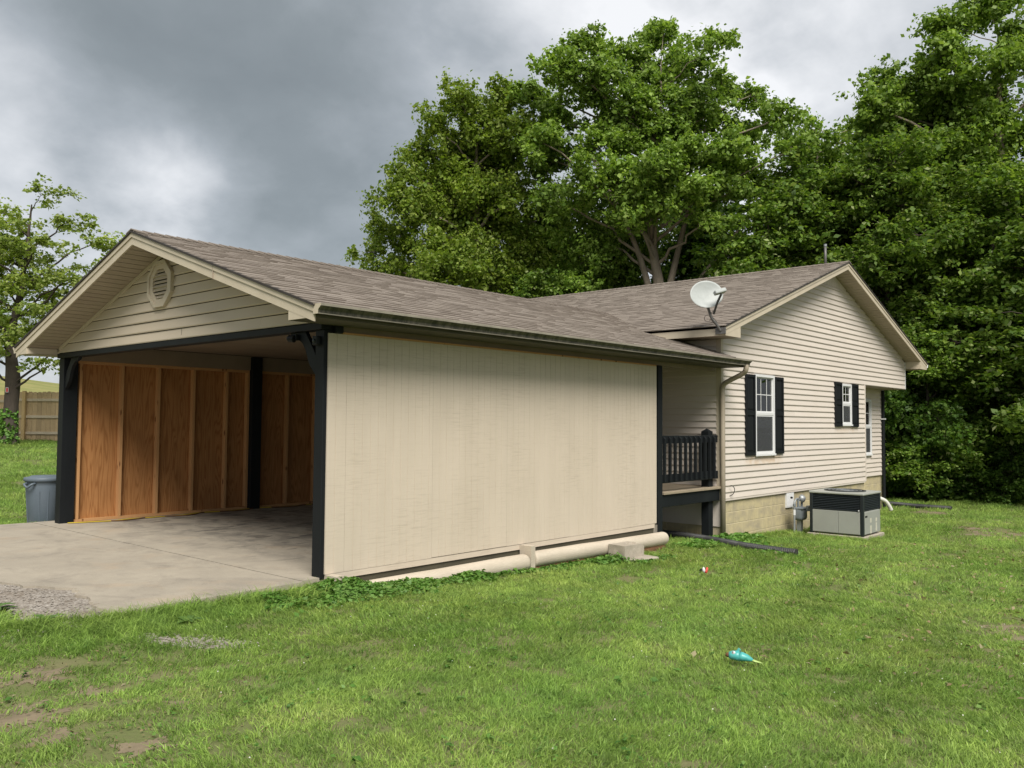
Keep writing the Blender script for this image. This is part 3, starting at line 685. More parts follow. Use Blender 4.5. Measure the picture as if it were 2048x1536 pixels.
for x in (6.252, 6.412, 6.565, 6.721, 6.88, 7.031, 7.186, 7.342, 7.502, 7.653, 7.807):
    if bm_ is None:
        o = mk('baluster', prism([(-.036, .63), (.0, .63), (.0, 1.315), (-.036, 1.275)], 0, -.021, .021), 'black', po, (x, .010, 0)); bm_ = o.data
    else: mk('baluster', bm_, None, po, (x, .010, 0))
# ------------------------------------------------------------------ house
YD = 9.5; X2, XC, XM = 17.79, 14.89, 12.92; ZHR, S2 = 4.923, .335; E2, OG = .55, .378
def hz(x): return ZHR - S2*abs(x-XM)
ZHE = hz(7.5)
ho = thing('house', 'single-storey house with beige vinyl siding, black shutters and brown shingle gable roof', 'house', (12.9, 0, -.5))
hroof = mk('roof', prism([(7.5, ZHE-.03), (XM, ZHR-.03), (2*XM-7.5, ZHE-.03), (2*XM-7.5, ZHE-.06), (XM, ZHR-.06), (7.5, ZHE-.06)], 1, -OG+.02, YD+OG), 'shedge', ho)
ph = math.atan(S2); cc, ss = math.cos(ph), math.sin(ph)
lay_shingles(hroof, Vector((7.47, YD+OG, ZHE-.022)), Vector((0, -1, 0)), Vector((cc, 0, ss)), Vector((-ss, 0, cc)), YD+2*OG+.02, (XM-7.47)/cc+.02, None, 8)
lay_shingles(hroof, Vector((2*XM-7.47, -OG-.02, ZHE-.022)), Vector((0, 1, 0)), Vector((-cc, 0, ss)), Vector((ss, 0, cc)), YD+2*OG, (XM-7.47)/cc+.02, None, 9)
caps = []
for i in range(72):
    y = -OG-.02+i*.143
    for sg in (-1, 1):
        a = [(XM, y, ZHR+.02), (XM, y+.19, ZHR+.008), (XM+sg*.13, y+.19, ZHR-S2*.13+.008), (XM+sg*.13, y, ZHR-S2*.13+.02)]
        caps.append((a + [(q[0], q[1], q[2]-.014) for q in a], BF))
tag(mk('ridge_caps', join(*caps), 'shingle', hroof), kind='stuff')
stack = mk('vent_pipe', tube([(12.97, .12, ZHR-.1), (12.97, .12, ZHR+.40)], .027, 12), 'mast', hroof, smooth=True)
mk('pipe_cap', tube([(12.97, .12, ZHR+.39), (12.97, .12, ZHR+.44)], .032, 12), 'metal', stack)
def hrake(xa, xb, d0, d1, ya, yb, nm, m):
    return mk(nm, prism([(xa, hz(xa)-d0), (xb, hz(xb)-d0), (xb, hz(xb)-d1), (xa, hz(xa)-d1)], 1, ya, yb), m, ho)
XE0, XE1 = 7.5, 2*XM-7.5
for xa, xb in ((XE0, XM-.001), (XM+.001, XE1)):
    hrake(xa, xb, .030, .078, -OG-.012, -OG+.012, 'rake_trim', 'trim'); hrake(xa, xb, .080, .165, -OG, -OG+.02, 'rake_board', 'trim')
    hrake(xa-(.02 if xa == XE0 else 0), xb+(.02 if xb == XE1 else 0), .006, .029, -OG-.026, -OG+.03, 'drip_edge', 'shedge')
ZHS = ZHE - .175
mk('fascia', box(XE0-.0, XE0+.02, -OG+.0205, YD+OG, ZHS+.001, ZHE-.03), 'trim', ho); mk('fascia', box(XE1-.02, XE1, -OG+.0205, YD+OG, ZHS+.001, ZHE-.03), 'trim', ho)
for sg in (0, 1):
    f = (lambda x: x) if sg == 0 else (lambda x: 2*XM-x)
    pl = [(f(XE0+.004), ZHS), (f(8.03), ZHS), (f(8.03), hz(8.03)-.167), (f(XE0+.004), max(ZHS+.001, ZHE-.167))]
    mk('eave_box_end', prism(pl, 1, -OG+.002, -OG+.014), 'trim', ho)
    a, b2 = sorted((f(8.03), f(8.016))); mk('eave_box_side', box(a, b2, -OG+.0145, -.002, ZHS, hz(8.03)-.167), 'trim', ho)
    a, b2 = sorted((f(XE0+.021), f(8.045))); mk('eave_soffit', box(a, b2, -OG+.0145, YD, ZHS, ZHS+.01), 'soffit', ho)
mk('gutter', prism([(2*XM-XE0+.002, ZHE-.03), (2*XM-XE0+.002, ZHE-.12), (2*XM-XE0+.07, ZHE-.12), (2*XM-XE0+.11, ZHE-.04), (2*XM-XE0+.10, ZHE-.04), (2*XM-XE0+.06, ZHE-.11), (2*XM-XE0+.01, ZHE-.11), (2*XM-XE0+.01, ZHE-.03)], 1, -OG, YD), 'white', ho)
for sg in (-1, 1):
    x = 8.02
    while x + .06 < XM:
        xa = x if sg < 0 else 2*XM-x; xb = xa - sg*min(.106, XM-x)
        mk('soffit_plank', prism([(xa, hz(xa)-.166), (xb, hz(xb)-.166), (xb, hz(xb)-.158), (xa, hz(xa)-.158)], 1, -OG+.021, -.004), 'soffit', ho)
        x += .118
# siding on the gable wall
HP = lambda u, d, z: (u, -d, z)
rk = lambda z: (XM-(ZHR-.175-z)/S2, XM+(ZHR-.175-z)/S2)
WIN1 = (9.275, 10.070, .957, 2.410); WIN2 = (13.43, 13.99, 1.505, 2.400)
ST = .1089
siding(ho, HP, 8.105, XC-.05, .250, .250+20*ST, ST, 'vinyl', [WIN1, WIN2], None)
zz = .250+20*ST
siding(ho, HP, 8.105, X2-.03, zz, 4.44, ST, 'vinyl', (), rk)
# vertical panel in the peak
x = XM-.92
while x < XM+.9:
    xa, xb = x, x+.088
    za, zb = hz(xa)-.17, hz(xb)-.17
    if min(za, zb) > 4.45: mk('peak_board', prism([(xa, 4.445), (xb, 4.445), (xb, zb), (xa, za)], 1, -.013, -.002), 'vinyl', ho)
    x += .094
mk('wall_backing', prism([(8.06, .26), (WIN1[0], .26), (WIN1[0], 2.5), (8.06, 2.5)], 1, .0, .05), 'vinyl', ho)
mk('wall_backing', prism([(WIN1[1], .26), (WIN2[0], .26), (WIN2[0], 2.5), (WIN1[1], 2.5)], 1, .0, .05), 'vinyl', ho)
mk('wall_backing', prism([(WIN2[1], .26), (XC-.01, .26), (XC-.01, 2.5), (WIN2[1], 2.5)], 1, .0, .05), 'vinyl', ho)
for wn_ in (WIN1, WIN2):
    mk('wall_backing', box(wn_[0], wn_[1], 0, .05, .26, wn_[2]), 'vinyl', ho); mk('wall_backing', box(wn_[0], wn_[1], 0, .05, wn_[3], 2.5), 'vinyl', ho)
mk('wall_backing', prism([(8.06, 2.505), (X2, 2.505), (X2, hz(X2)-.18), (XM, ZHR-.18), (8.06, hz(8.06)-.18)], 1, .0, .05), 'vinyl', ho)
mk('wall_backing', box(XC, X2, .0, .05, zz+.02, 2.504), 'vinyl', ho)
mk('corner_post', box(8.035, 8.105, -.022, .0, .245, hz(8.06)-.2), 'trim', ho); mk('corner_post', box(8.028, 8.034, -.022, .07, .245, hz(8.06)-.2), 'trim', ho)
mk('corner_post', box(XC-.05, XC+.012, -.02, .0, .248, zz), 'vinyl', ho)
mk('corner_post', box(X2-.03, X2+.012, -.02, .0, zz, hz(X2)-.18), 'white', ho)
mk('starter_trim', box(8.11, XC-.05, -.018, .0, .222, .2495), 'vinyl', ho)
mk('overhang_soffit', box(XC+.013, X2, -.001, .55, zz-.012, zz), 'soffit', ho)
# recessed wall at the right-hand corner
RP = lambda u, d, z: (u, .55-d, z)
WIN3 = (16.0, 16.86, .78, 2.15)
siding(ho, RP, XC+.2, X2-.04, .250, zz-.01, ST, 'vinyl', [WIN3])
mk('wall_backing', box(XC, WIN3[0], .551, .6, .25, zz), 'vinyl', ho); mk('wall_backing', box(WIN3[1], X2, .551, .6, .25, zz), 'vinyl', ho)
mk('wall_backing', box(WIN3[0], WIN3[1], .551, .6, .25, WIN3[2]), 'vinyl', ho); mk('wall_backing', box(WIN3[0], WIN3[1], .551, .6, WIN3[3], zz), 'vinyl', ho)
mk('return_wall', box(XC-.008, XC, .001, .55, .25, zz), 'vinyl', ho)
mk('corner_post', box(X2-.04, X2+.03, .525, .55, .2, zz-.012), 'white', ho)
mk('downspout', tube([(X2-.14, .49, 2.40), (X2-.14, .49, -.55)], .04, 8), 'black', ho); mk('pipe_strap', box(X2-.20, X2-.08, .44, .549, 1.66, 1.69), 'white', ho)
mk('far_wall', box(X2-.02, X2, .6, YD, -.2, 3.2), 'vinyl', ho); mk('back_wall', box(8.06, X2, YD-.02, YD, -.2, 3.0), 'vinyl', ho)
# side wall facing the porch and carport
SP = lambda u, d, z: (8.045-d, u, z)
siding(ho, SP, .07, 6.6, .250, 2.60, ST, 'vinyl'); siding(ho, SP, .07, 2.4, 2.60, 2.93, ST, 'vinyl')
mk('side_wall', box(8.046, 8.056, .0, YD, -.2, 2.95), 'vinyl', ho)
# foundation blocks with recessed mortar
mk('foundation', box(8.068, XC-.02, .024, .1, -.9, .222), 'mortar', ho); mk('foundation', box(8.066, 8.10, .1, 6.0, -.9, .222), 'mortar', ho)
mk('foundation', box(XC-.02, X2-.05, .574, .65, -.9, .25), 'mortar', ho)
blk = bpy.data.meshes.new('block'); v, f = bevbox(0, .391, 0, .03, 0, .188, .004); blk.from_pydata(v, [], f); blk.materials.append(MAT['block'])
blk2 = bpy.data.meshes.new('block'); v, f = bevbox(0, .03, 0, .394, 0, .191, .003); blk2.from_pydata(v, [], f); blk2.materials.append(MAT['block'])
half = bpy.data.meshes.new('block'); v, f = bevbox(0, .191, 0, .03, 0, .188, .004); half.from_pydata(v, [], f); half.materials.append(MAT['block'])
for r in range(5):
    z = .222-(r+1)*.198; x = 8.066
    if r % 2: mk('block', half, None, ho, (x, .02, z)); x += .2
    while x + .39 < XC:
        mk('block', blk, None, ho, (x, .02, z)); x += .4
    y = .055 if r % 2 else .055
    if r % 2 == 0: y += .2
    while y < 3.0:
        mk('block', blk2, None, ho, (8.060, y, z)); y += .4
    x = XC+.0
    while x + .39 < X2 and r < 4: mk('block', blk, None, ho, (x, .57, z+.02)); x += .4
mk('vent_cover', join(box(10.62, 10.95, -.012, .02, -.06, .215), *[box(10.64+i*.06, 10.665+i*.06, -.018, -.012, -.04, .2) for i in range(5)]), 'white', ho)
mk('cable_stub', tube(smoothpath([(8.32, -.02, .30), (8.36, -.06, .33), (8.38, -.08, .40), (8.33, -.08, .46), (8.29, -.05, .48)], 4), .006, 6), 'black', ho)

def window(x0, x1, z0, z1, yw, nx, ny, blind):
    w = mk('window', (lambda: ring_y((x0, z0, x1, z1), .045, yw-.035, yw+.03))(), 'white', ho)
    zm = (z0+z1)/2+.02
    xi0, xi1, zi0, zi1 = x0+.045, x1-.045, z0+.045, z1-.045
    mk('meeting_rail', box(xi0, xi1, yw-.028, yw+.012, zm-.024, zm+.024), 'white', w)
    mk('sill', box(x0-.015, x1+.015, yw-.05, yw-.0355, z0-.012, z0+.022), 'white', w)
    mk('upper_pane', box(xi0, xi1, yw+.004, yw+.008, zm+.02, zi1), 'glass', w); mk('lower_pane', box(xi0, xi1, yw-.004, yw-.0005, zi0, zm-.02), 'glass', w)
    ls = ring_y((xi0, zi0, xi1, zm-.024), .026, yw-.022, yw-.005); mk('lower_sash', ls, 'white', w)
    us = ring_y((xi0, zm+.024, xi1, zi1), .022, yw-.008, yw+.010); mk('upper_sash', us, 'white', w)
    for (za, zb, yy) in ((zi0+.026, zm-.05, yw+.0005), (zm+.046, zi1-.022, yw-.004)):
        for i in range(1, nx): x = xi0+(xi1-xi0)*i/nx; mk('muntin', box(x-.007, x+.007, yy, yy+.004, za, zb), 'white', w)
        z = (za+zb)/2; mk('muntin', box(xi0+.02, xi1-.02, yy-.0015, yy+.0055, z-.007, z+.007), 'white', w)
    mk('insect_screen', box(xi0+.02, xi1-.02, yw-.0185, yw-.018, zi0+.02, zm-.045), 'screen', w)
    # room behind the glass
    d = .9
    V = [(xi0-.02, yw+.031, zi0-.02), (xi1+.02, yw+.031, zi0-.02), (xi1+.02, yw+.031, zi1+.02), (xi0-.02, yw+.031, zi1+.02), (xi0-.3, yw+d, zi0-.2), (xi1+.3, yw+d, zi0-.2), (xi1+.3, yw+d, zi1), (xi0-.3, yw+d, zi1)]
    mk('room_recess', (V, [(0, 1, 5, 4), (1, 2, 6, 5), (2, 3, 7, 6), (3, 0, 4, 7), (4, 5, 6, 7)]), 'dark', w)
    if blind:
        sl = [box(xi0+.01, xi1-.01, yw+.045, yw+.066, zi1-.02-i*.02, zi1-.012-i*.02) for i in range(blind)]
        mk('blind', join(*sl), 'blind', w)
        cw = (xi1-xi0)*.28
        V, F = [], []
        for i in range(13):
            x = xi1-cw*i/12; V += [(x, yw+.10+.016*math.sin(i*1.9), zi0), (x, yw+.10+.016*math.sin(i*1.9), zi1)]
        F = [(2*i, 2*i+1, 2*i+3, 2*i+2) for i in range(12)]; mk('curtain', (V, F), 'curtain', w)
    return w
def ring_y(r, t, ya, yb):
    x0, z0, x1, z1 = r; o_ = [(x0, z0), (x1, z0), (x1, z1), (x0, z1)]; i_ = [(x0+t, z0+t), (x1-t, z0+t), (x1-t, z1-t), (x0+t, z1-t)]
    n = 4; V = [(p[0], ya, p[1]) for p in o_]+[(p[0], ya, p[1]) for p in i_]+[(p[0], yb, p[1]) for p in o_]+[(p[0], yb, p[1]) for p in i_]; F = []
    for k in range(n):
        j = (k+1) % n; F += [(k, j, n+j, n+k), (2*n+k, 3*n+k, 3*n+j, 2*n+j), (k, 2*n+k, 2*n+j, j), (n+k, n+j, 3*n+j, 3*n+k)]
    return V, F
window(*WIN1, -.005, 3, 2, 10); window(*WIN2, -.005, 2, 2, 9); window(*WIN3, .545, 2, 2, 0)
def shutter(x0, x1, z0, z1):
    s = mk('shutter', ring_y((x0, z0, x1, z1), .05, -.050, -.016), 'shutter', ho)
    zm = (z0+z1)/2+.03
    mk('shutter_rail', box(x0+.0505, x1-.0505, -.048, -.016, zm-.035, zm+.035), 'shutter', s)
    for a, b2 in ((z0+.051, zm-.036), (zm+.036, z1-.051)):
        mk('shutter_panel', box(x0+.051, x1-.051, -.030, -.016, a, b2), 'shutter', s)
        mk('raised_field', bevbox(x0+.085, x1-.085, -.042, -.0295, a+.035, b2-.035, .008), 'shutter', s)
shutter(8.897, 9.262, .960, 2.392); shutter(10.083, 10.445, .968, 2.392); shutter(13.03, 13.41, 1.478, 2.420); shutter(14.0, 14.385, 1.472, 2.412)

# ------------------------------------------------------------------ things on and around the buildings
def rot_about(vf, R, c=(0, 0, 0)):
    v, f = vf; c = Vector(c); return [tuple(R @ Vector(p) + c) for p in v], f
# satellite dish
sdh = thing('satellite_dish', 'grey oval satellite dish on a bent mast clamped to the house eave', 'satellite dish', (7.47, -.30, 2.98))
dc = Vector((7.26, -.155, 3.565)); nrm = Vector((-.60, -.74, .30)).normalized()
ax_ = nrm.cross(Vector((0, 0, 1))).normalized(); ay_ = ax_.cross(nrm)
tilt = rad(-18); ax2 = ax_*math.cos(tilt)+ay_*math.sin(tilt); ay2 = -ax_*math.sin(tilt)+ay_*math.cos(tilt)
V, F = [], []; RR, SS = 10, 36
for side in (0, 1):
    for i in range(RR+1):
        for k2 in range(SS):
            r = i/RR; a = 2*math.pi*k2/SS
            q = dc + ax2*(.285*r*math.cos(a)) + ay2*(.235*r*math.sin(a)) + nrm*(.055*r*r - .008*side*(1 if r < 1 else .6)); V.append(tuple(q))
for side in (0, 1):
    o_ = side*(RR+1)*SS
    for i in range(RR):
        for k2 in range(SS):
            j = (k2+1) % SS; q = (o_+i*SS+k2, o_+i*SS+j, o_+(i+1)*SS+j, o_+(i+1)*SS+k2); F.append(q if not side else q[::-1])
o_ = RR*SS; o2 = (RR+1)*SS+RR*SS
for k2 in range(SS): j = (k2+1) % SS; F.append((o_+k2, o_+j, o2+j, o2+k2))
mk('reflector', (V, F), 'dish', sdh, smooth=True)
foot = Vector((7.485, -.305, 3.0)); bend = dc - nrm*.06 + Vector((.06, -.10, -.34))
mk('mast', tube(smoothpath([foot, (foot+bend)/2+Vector((-.0, 0, .01)), bend, dc - nrm*.05 + Vector((.02, -.03, -.10)), dc-nrm*.02], 5), .022, 10), 'mast', sdh, smooth=True)
mk('mount_plate', rot_about(bevbox(-.012, .012, -.09, .09, -.045, .06, .004), Matrix.Identity(3), (7.486, -.30, 3.0)), 'mast', sdh)
VRh = Vector((math.sin(YAW), -math.cos(YAW), 0)); arm0 = dc + VRh*.13 - Vector((0, 0, .24)) + nrm*.02; lnb = dc + VRh*.13 + nrm*.26 - Vector((0, 0, .05))
mk('feed_arm', tube([arm0 - nrm*.06 - ay2*.04, arm0 + (lnb-arm0)*.5 - ay2*.02, lnb - ay2*.05], .019, 8), 'dish_arm', sdh)
Rl = Matrix((ax2, ay2, nrm)).transposed()
feed = mk('feed_head', rot_about(bevbox(-.10, .10, -.035, .035, -.05, .05, .02, 2), Rl, lnb), 'dish', sdh)
mk('feed_horn', rot_about(lathe([(.03, 0), (.022, -.05), (.026, -.06)], 12, (-.07, 0, -.045)), Rl, lnb), 'dish_arm', feed)
lp = [bend + Vector((-.02, .06+.06*math.cos(a), .0+.055*math.sin(a))) for a in np.linspace(0, 2*math.pi, 16)]
mk('cable_loop', tube(lp, .004, 5), 'black', sdh); mk('cable', tube(smoothpath([foot+Vector((.0, .05, 0)), foot+Vector((-.02, .07, .16)), bend+Vector((0, .01, .05)), arm0], 5), .004, 5), 'black', sdh)
# flood light heads on the knee brace
fl = thing('flood_light', 'small black twin-head security light under the carport header', 'security light', (.02, .45, 2.3))
mk('lamp_base', bevbox(-.03, .02, .43, .50, 2.315, 2.375, .008, 2), 'shutter', fl)
mk('lamp_head', rot_about(lathe([(.022, 0), (.036, .02), (.038, .08), (.030, .085)], 14), Matrix.Rotation(rad(95), 3, 'X') @ Matrix.Rotation(rad(20), 3, 'Y'), (-.06, .53, 2.335)), 'shutter', fl)
mk('lamp_lens', rot_about(lathe([(.029, 0), (.029, .004)], 14), Matrix.Rotation(rad(95), 3, 'X') @ Matrix.Rotation(rad(20), 3, 'Y'), (-.064, .615, 2.335)), 'white', fl) if 0 else None
sl2 = thing('sensor_box', 'small black sensor box on the front right carport post', 'sensor', (-.03, .1, 2.28))
mk('housing', bevbox(-.055, -.001, .045, .125, 2.245, 2.335, .01, 2), 'shutter', sl2); mk('lens', rot_about(lathe([(.0, .018), (.016, .014), (.022, 0)], 12), Matrix.Rotation(rad(-90), 3, 'Y'), (-.055, .085, 2.285)), 'hvac_dark', sl2)
# yellow cord on the slab
random.seed(9); pts = []
for i in range(30):
    t = i/29; pts.append((.08+t*5.6, 6.19-.06*math.sin(t*9)-.05*random.random()-.10*abs(math.sin(t*17)) , .012))
c1 = mk('extension_cord', tube(smoothpath(pts, 4), .0085, 6), 'yellow', smooth=True); tag(c1, 'yellow cord lying along the foot of the plywood wall', 'cord')
pts = [(p[0]+.1, p[1]-.035+.05*math.sin(i*1.3), .013) for i, p in enumerate(pts[:24])]
c2 = mk('garden_hose', tube(smoothpath(pts, 4), .009, 6), 'rotlog', smooth=True); tag(c2, 'thin dark hose lying beside the yellow cord on the slab', 'hose')
# painted logs at the wall foot
def log(name, p0, p1, r, mat, label, seed, n=18, m=34):
    p0, p1 = Vector(p0), Vector(p1); ax = (p1-p0).normalized(); a = ax.cross(Vector((0, 0, 1))).normalized(); b2 = ax.cross(a); V, F = [], []
    L = (p1-p0).length; es = [0, .004, .015, .035, .06] ; ts = [e/L for e in es] + list(np.linspace(.05, .95, m)) + [1-e/L for e in es[::-1]]
    rr = [.55, .8, .93, .985, 1] + [1]*m + [1, .985, .93, .8, .55]
    for i, (t, q) in enumerate(zip(ts, rr)):
        c = p0+(p1-p0)*t
        for k2 in range(n):
            an = 2*math.pi*k2/n; dd = Vector((math.cos(an), math.sin(an), t*L*.5+seed*5)); w = 1+.05*mnoise.noise(dd*1.6)+.03*mnoise.noise(dd*5)
            V.append(tuple(c + r*q*w*(math.cos(an)*a+math.sin(an)*b2)))
    K = len(ts)
    for i in range(K-1):
        for k2 in range(n): F.append((i*n+k2, i*n+(k2+1) % n, (i+1)*n+(k2+1) % n, (i+1)*n+k2))
    F += [tuple(range(n))[::-1], tuple(range((K-1)*n, K*n))]
    o = mk(name, (V, F), mat, smooth=True); return tag(o, label, 'log')
log('painted_log', (.15, -.130, -.172), (2.89, -.130, -.168), .100, 'log', 'long beige painted log along the wall foot nearest the driveway', 1)['group'] = 'painted logs along the wall'
log('painted_log', (2.995, -.130, -.150), (6.04, -.130, -.182), .098, 'log', 'beige painted log along the wall foot nearest the porch', 2)['group'] = 'painted logs along the wall'
log('rotten_timber', (1.4, -.115, -.315), (2.9, -.115, -.325), .085, 'rotlog', 'dark rotting timber under the painted log, left of the stub', 3)
log('rotten_timber', (2.99, -.115, -.285), (6.0, -.115, -.325), .085, 'rotlog', 'reddish rotting timber under the painted log, right of the stub', 4)
# broken concrete block on a paver
cb = thing('concrete_block', 'broken hollow concrete block standing on end by the painted log', 'block', (4.65, -.42, -.3))
pv = mk('paving_slab', rot_about(bevbox(-.24, .24, -.21, .21, -.05, 0, .01), Matrix.Rotation(rad(-8), 3, 'Z'), (4.70, -.50, -.262)), 'oldconc'); tag(pv, 'flat weathered paver under the broken concrete block', 'paver')
Rb = Matrix.Rotation(rad(-6), 3, 'Z')
bm = bmesh.new(); v, f = box(-.20, .20, -.14, .14, 0, .165); vs = [bm.verts.new(p) for p in v]; [bm.faces.new([vs[i] for i in q]) for q in f]
bmesh.ops.subdivide_edges(bm, edges=list(bm.edges), cuts=7, use_grid_fill=True)
for vv in bm.verts:
    n_ = mnoise.noise(Vector(vv.co)*14)*.006; vv.co += Vector(vv.co).normalized()*n_
    x, y, z = vv.co
    d = ((x-.10)/.085)**2+((y-.01)/.07)**2
    if z > .15 and d < 1: vv.co.z -= .10*(1-d*.45)
    if z > .14 and x > .17 and y < 0: vv.co.z -= .03
bm.verts.index_update(); vf = ([tuple(p.co) for p in bm.verts], [[q.index for q in g.verts] for g in bm.faces]); bm.free()
mk('block_body', rot_about(vf, Rb, (4.64, -.40, -.262)), 'oldconc', cb)
# black corrugated drain pipes
def corrugated(name, path, r, label):
    P = smoothpath(path, 10); dense = []; L = 0
    for a, b2 in zip(P, P[1:]):
        n = max(2, int((b2-a).length/.012))
        for i in range(n): dense.append(a+(b2-a)*i/n)
    rs = [r*(1+.10*(1 if (i//1) % 2 else -1)) for i in range(len(dense))]
    o = mk(name, tube(dense, rs, 14), 'hose'); return tag(o, label, 'drain pipe')
hp = [(7.5, 1.3), (7.62, .65), (7.42, .0), (7.14, -.5), (6.93, -.95), (6.85, -1.4), (6.84, -1.82)]
corrugated('drain_pipe', [(x, y, gz(x, y)+.052) for x, y in hp], .055, 'black corrugated drain pipe running out from under the porch')
hp = [(18.6, 1.6), (18.9, .9), (18.75, .2), (18.7, -.4), (18.6, -.85)]
corrugated('drain_pipe', [(x, y, gz(x, y)+.055) for x, y in hp], .058, 'black drain pipe on bare earth beyond the far house corner')
pv = mk('pvc_elbow', tube(smoothpath([(14.8, .10, -.12), (15.1, -.02, -.13), (15.32, -.13, -.15), (15.5, -.22, -.22), (15.62, -.27, -.34), (15.68, -.30, -.44)], 5), .047, 12), 'pvc', smooth=True); tag(pv, 'white plastic waste pipe elbow poking out near the house corner', 'pipe')
# packaged air conditioner
hx0, hx1, hy0, hy1, hb, htp = 10.38, 11.28, -1.51, -.55, -.445, .300
hv = thing('air_conditioner', 'grey packaged air conditioner with charcoal louvred top standing by the house', 'air conditioner', (10.8, -1.0, -.48))
mk('base_pad', bevbox(hx0-.015, hx1+.10, hy0-.03, hy1+.05, -.54, -.448, .01), 'oldconc', hv)
mid = hb+.43
cab = mk('cabinet', bevbox(hx0+.012, hx1-.012, hy0+.012, hy1-.012, hb+.02, mid, .004), 'hvac', hv)
mk('side_panel', bevbox(hx0, hx0+.011, hy0+.06, hy0+.44, hb+.03, mid-.01, .004), 'hvac', hv); mk('side_panel', bevbox(hx0, hx0+.011, hy0+.446, hy1-.02, hb+.03, mid-.01, .004), 'hvac', hv)
mk('front_panel', bevbox(hx0+.06, hx1-.03, hy0, hy0+.011, hb+.03, mid-.01, .004), 'hvac', hv)
mk('coil_core', box(hx0+.03, hx1-.03, hy0+.03, hy1-.03, mid, htp-.03), 'hvac_in', hv)
for cx_, cy_ in ((hx0, hy0), (hx1-.055, hy0), (hx0, hy1-.055)):
    mk('corner_post', bevbox(cx_-.004, cx_+.055, cy_-.004, cy_+.055, hb if (cx_ == hx0) else mid, htp-.02, .008, 2), 'hvac_dark', hv)
for i in range(9):
    z = mid+.018+i*.030
    mk('louvre', prism([(hx0+.004, z), (hx0+.022, z+.018), (hx0+.024, z+.014), (hx0+.008, z-.006)], 1, hy0+.052, hy1-.052), 'hvac_dark', hv)
    mk('louvre', prism([(hy0+.004, z), (hy0+.022, z+.018), (hy0+.024, z+.014), (hy0+.008, z-.006)], 0, hx0+.052, hx1-.056), 'hvac_dark', hv)
for i in range(3): z = mid+.002+i*.14; mk('grille_rail', box(hx0+.001, hx0+.006, hy0+.055, hy1-.055, z, z+.010), 'hvac_dark', hv) if i != 1 else None
top = mk('top_panel', bevbox(hx0-.012, hx1+.012, hy0-.012, hy1+.012, htp-.03, htp+.012, .014, 2), 'hvac_top', hv)
mk('fan_guard', lathe([(.36, 0), (.36, .012), (.34, .016), (.335, .004)], 32, ((hx0+hx1)/2, (hy0+hy1)/2, htp+.0125), False), 'hvac_dark', top)
mk('fan_opening', lathe([(.335, 0), (.335, .002)], 32, ((hx0+hx1)/2, (hy0+hy1)/2, htp+.013)), 'hvac_in', top)
for i in range(4): mk('fan_ring', lathe([(.07+.07*i, 0), (.07+.07*i, .006), (.078+.07*i, .006), (.078+.07*i, 0)], 24, ((hx0+hx1)/2, (hy0+hy1)/2, htp+.02), False), 'metal', top)
mk('badge', box(hx0+.09, hx0+.20, hy0-.0025, hy0-.0005, mid-.105, mid-.075), 'shutter', cab)
for (a, z0, z1) in ((.34, .22, .30), (.34, .03, .17), (.62, .05, .20), (.62, .22, .29)): mk('notice', box(hx0+a, hx0+a+.07, hy0-.002, hy0-.0005, hb+z0, hb+z1), 'sticker', cab)
mk('bolt', rot_about(lathe([(.012, 0), (.012, .008)], 10), Matrix.Rotation(rad(-90), 3, 'Y'), (hx0-.005, hy0+.075, mid+.02)), 'white', hv)
# gas meter
gm = thing('gas_meter', 'grey gas meter with regulator and riser pipe between block wall and air conditioner', 'gas meter', (10.5, -.28, -.52))
mk('riser_pipe', tube(smoothpath([(10.38, -.26, -.56), (10.385, -.26, -.2), (10.39, -.26, .02), (10.42, -.26, .10), (10.52, -.26, .135), (10.62, -.26, .10)], 5), .019, 10), 'metal', gm, smooth=True)
mk('pipe_band', tube([(10.383, -.26, -.16), (10.385, -.26, -.06)], .023, 10), 'white', gm); mk('union_nut', tube([(10.386, -.26, .0), (10.388, -.26, .045)], .028, 6), 'meter', gm)
body = mk('meter_body', bevbox(10.50, 10.78, -.36, -.17, -.27, -.02, .06, 4), 'meter', gm, smooth=True)
mk('meter_band', bevbox(10.495, 10.785, -.372, -.16, -.06, -.035, .008), 'meter', body); mk('index_box', bevbox(10.66, 10.82, -.42, -.355, -.10, .0, .012, 2), 'metal', body)
mk('inlet', tube([(10.56, -.26, -.03), (10.56, -.26, .12)], .022, 10), 'meter', gm); mk('outlet', tube([(10.72, -.26, -.03), (10.72, -.26, .12)], .022, 10), 'meter', gm)
mk('regulator', rot_about(lathe([(.0, -.05), (.05, -.045), (.075, -.01), (.075, .01), (.05, .04), (.02, .06), (.0, .062)], 18, caps=False), Matrix.Rotation(rad(75), 3, 'X'), (10.70, -.28, .13)), 'metal', gm, smooth=True)
mk('valve_handle', tube([(10.42, -.20, .155), (10.30, -.24, .165)], .02, 8), 'shutter', gm)
mk('pedestal', box(10.58, 10.68, -.30, -.22, -.55, -.27), 'metal', gm)
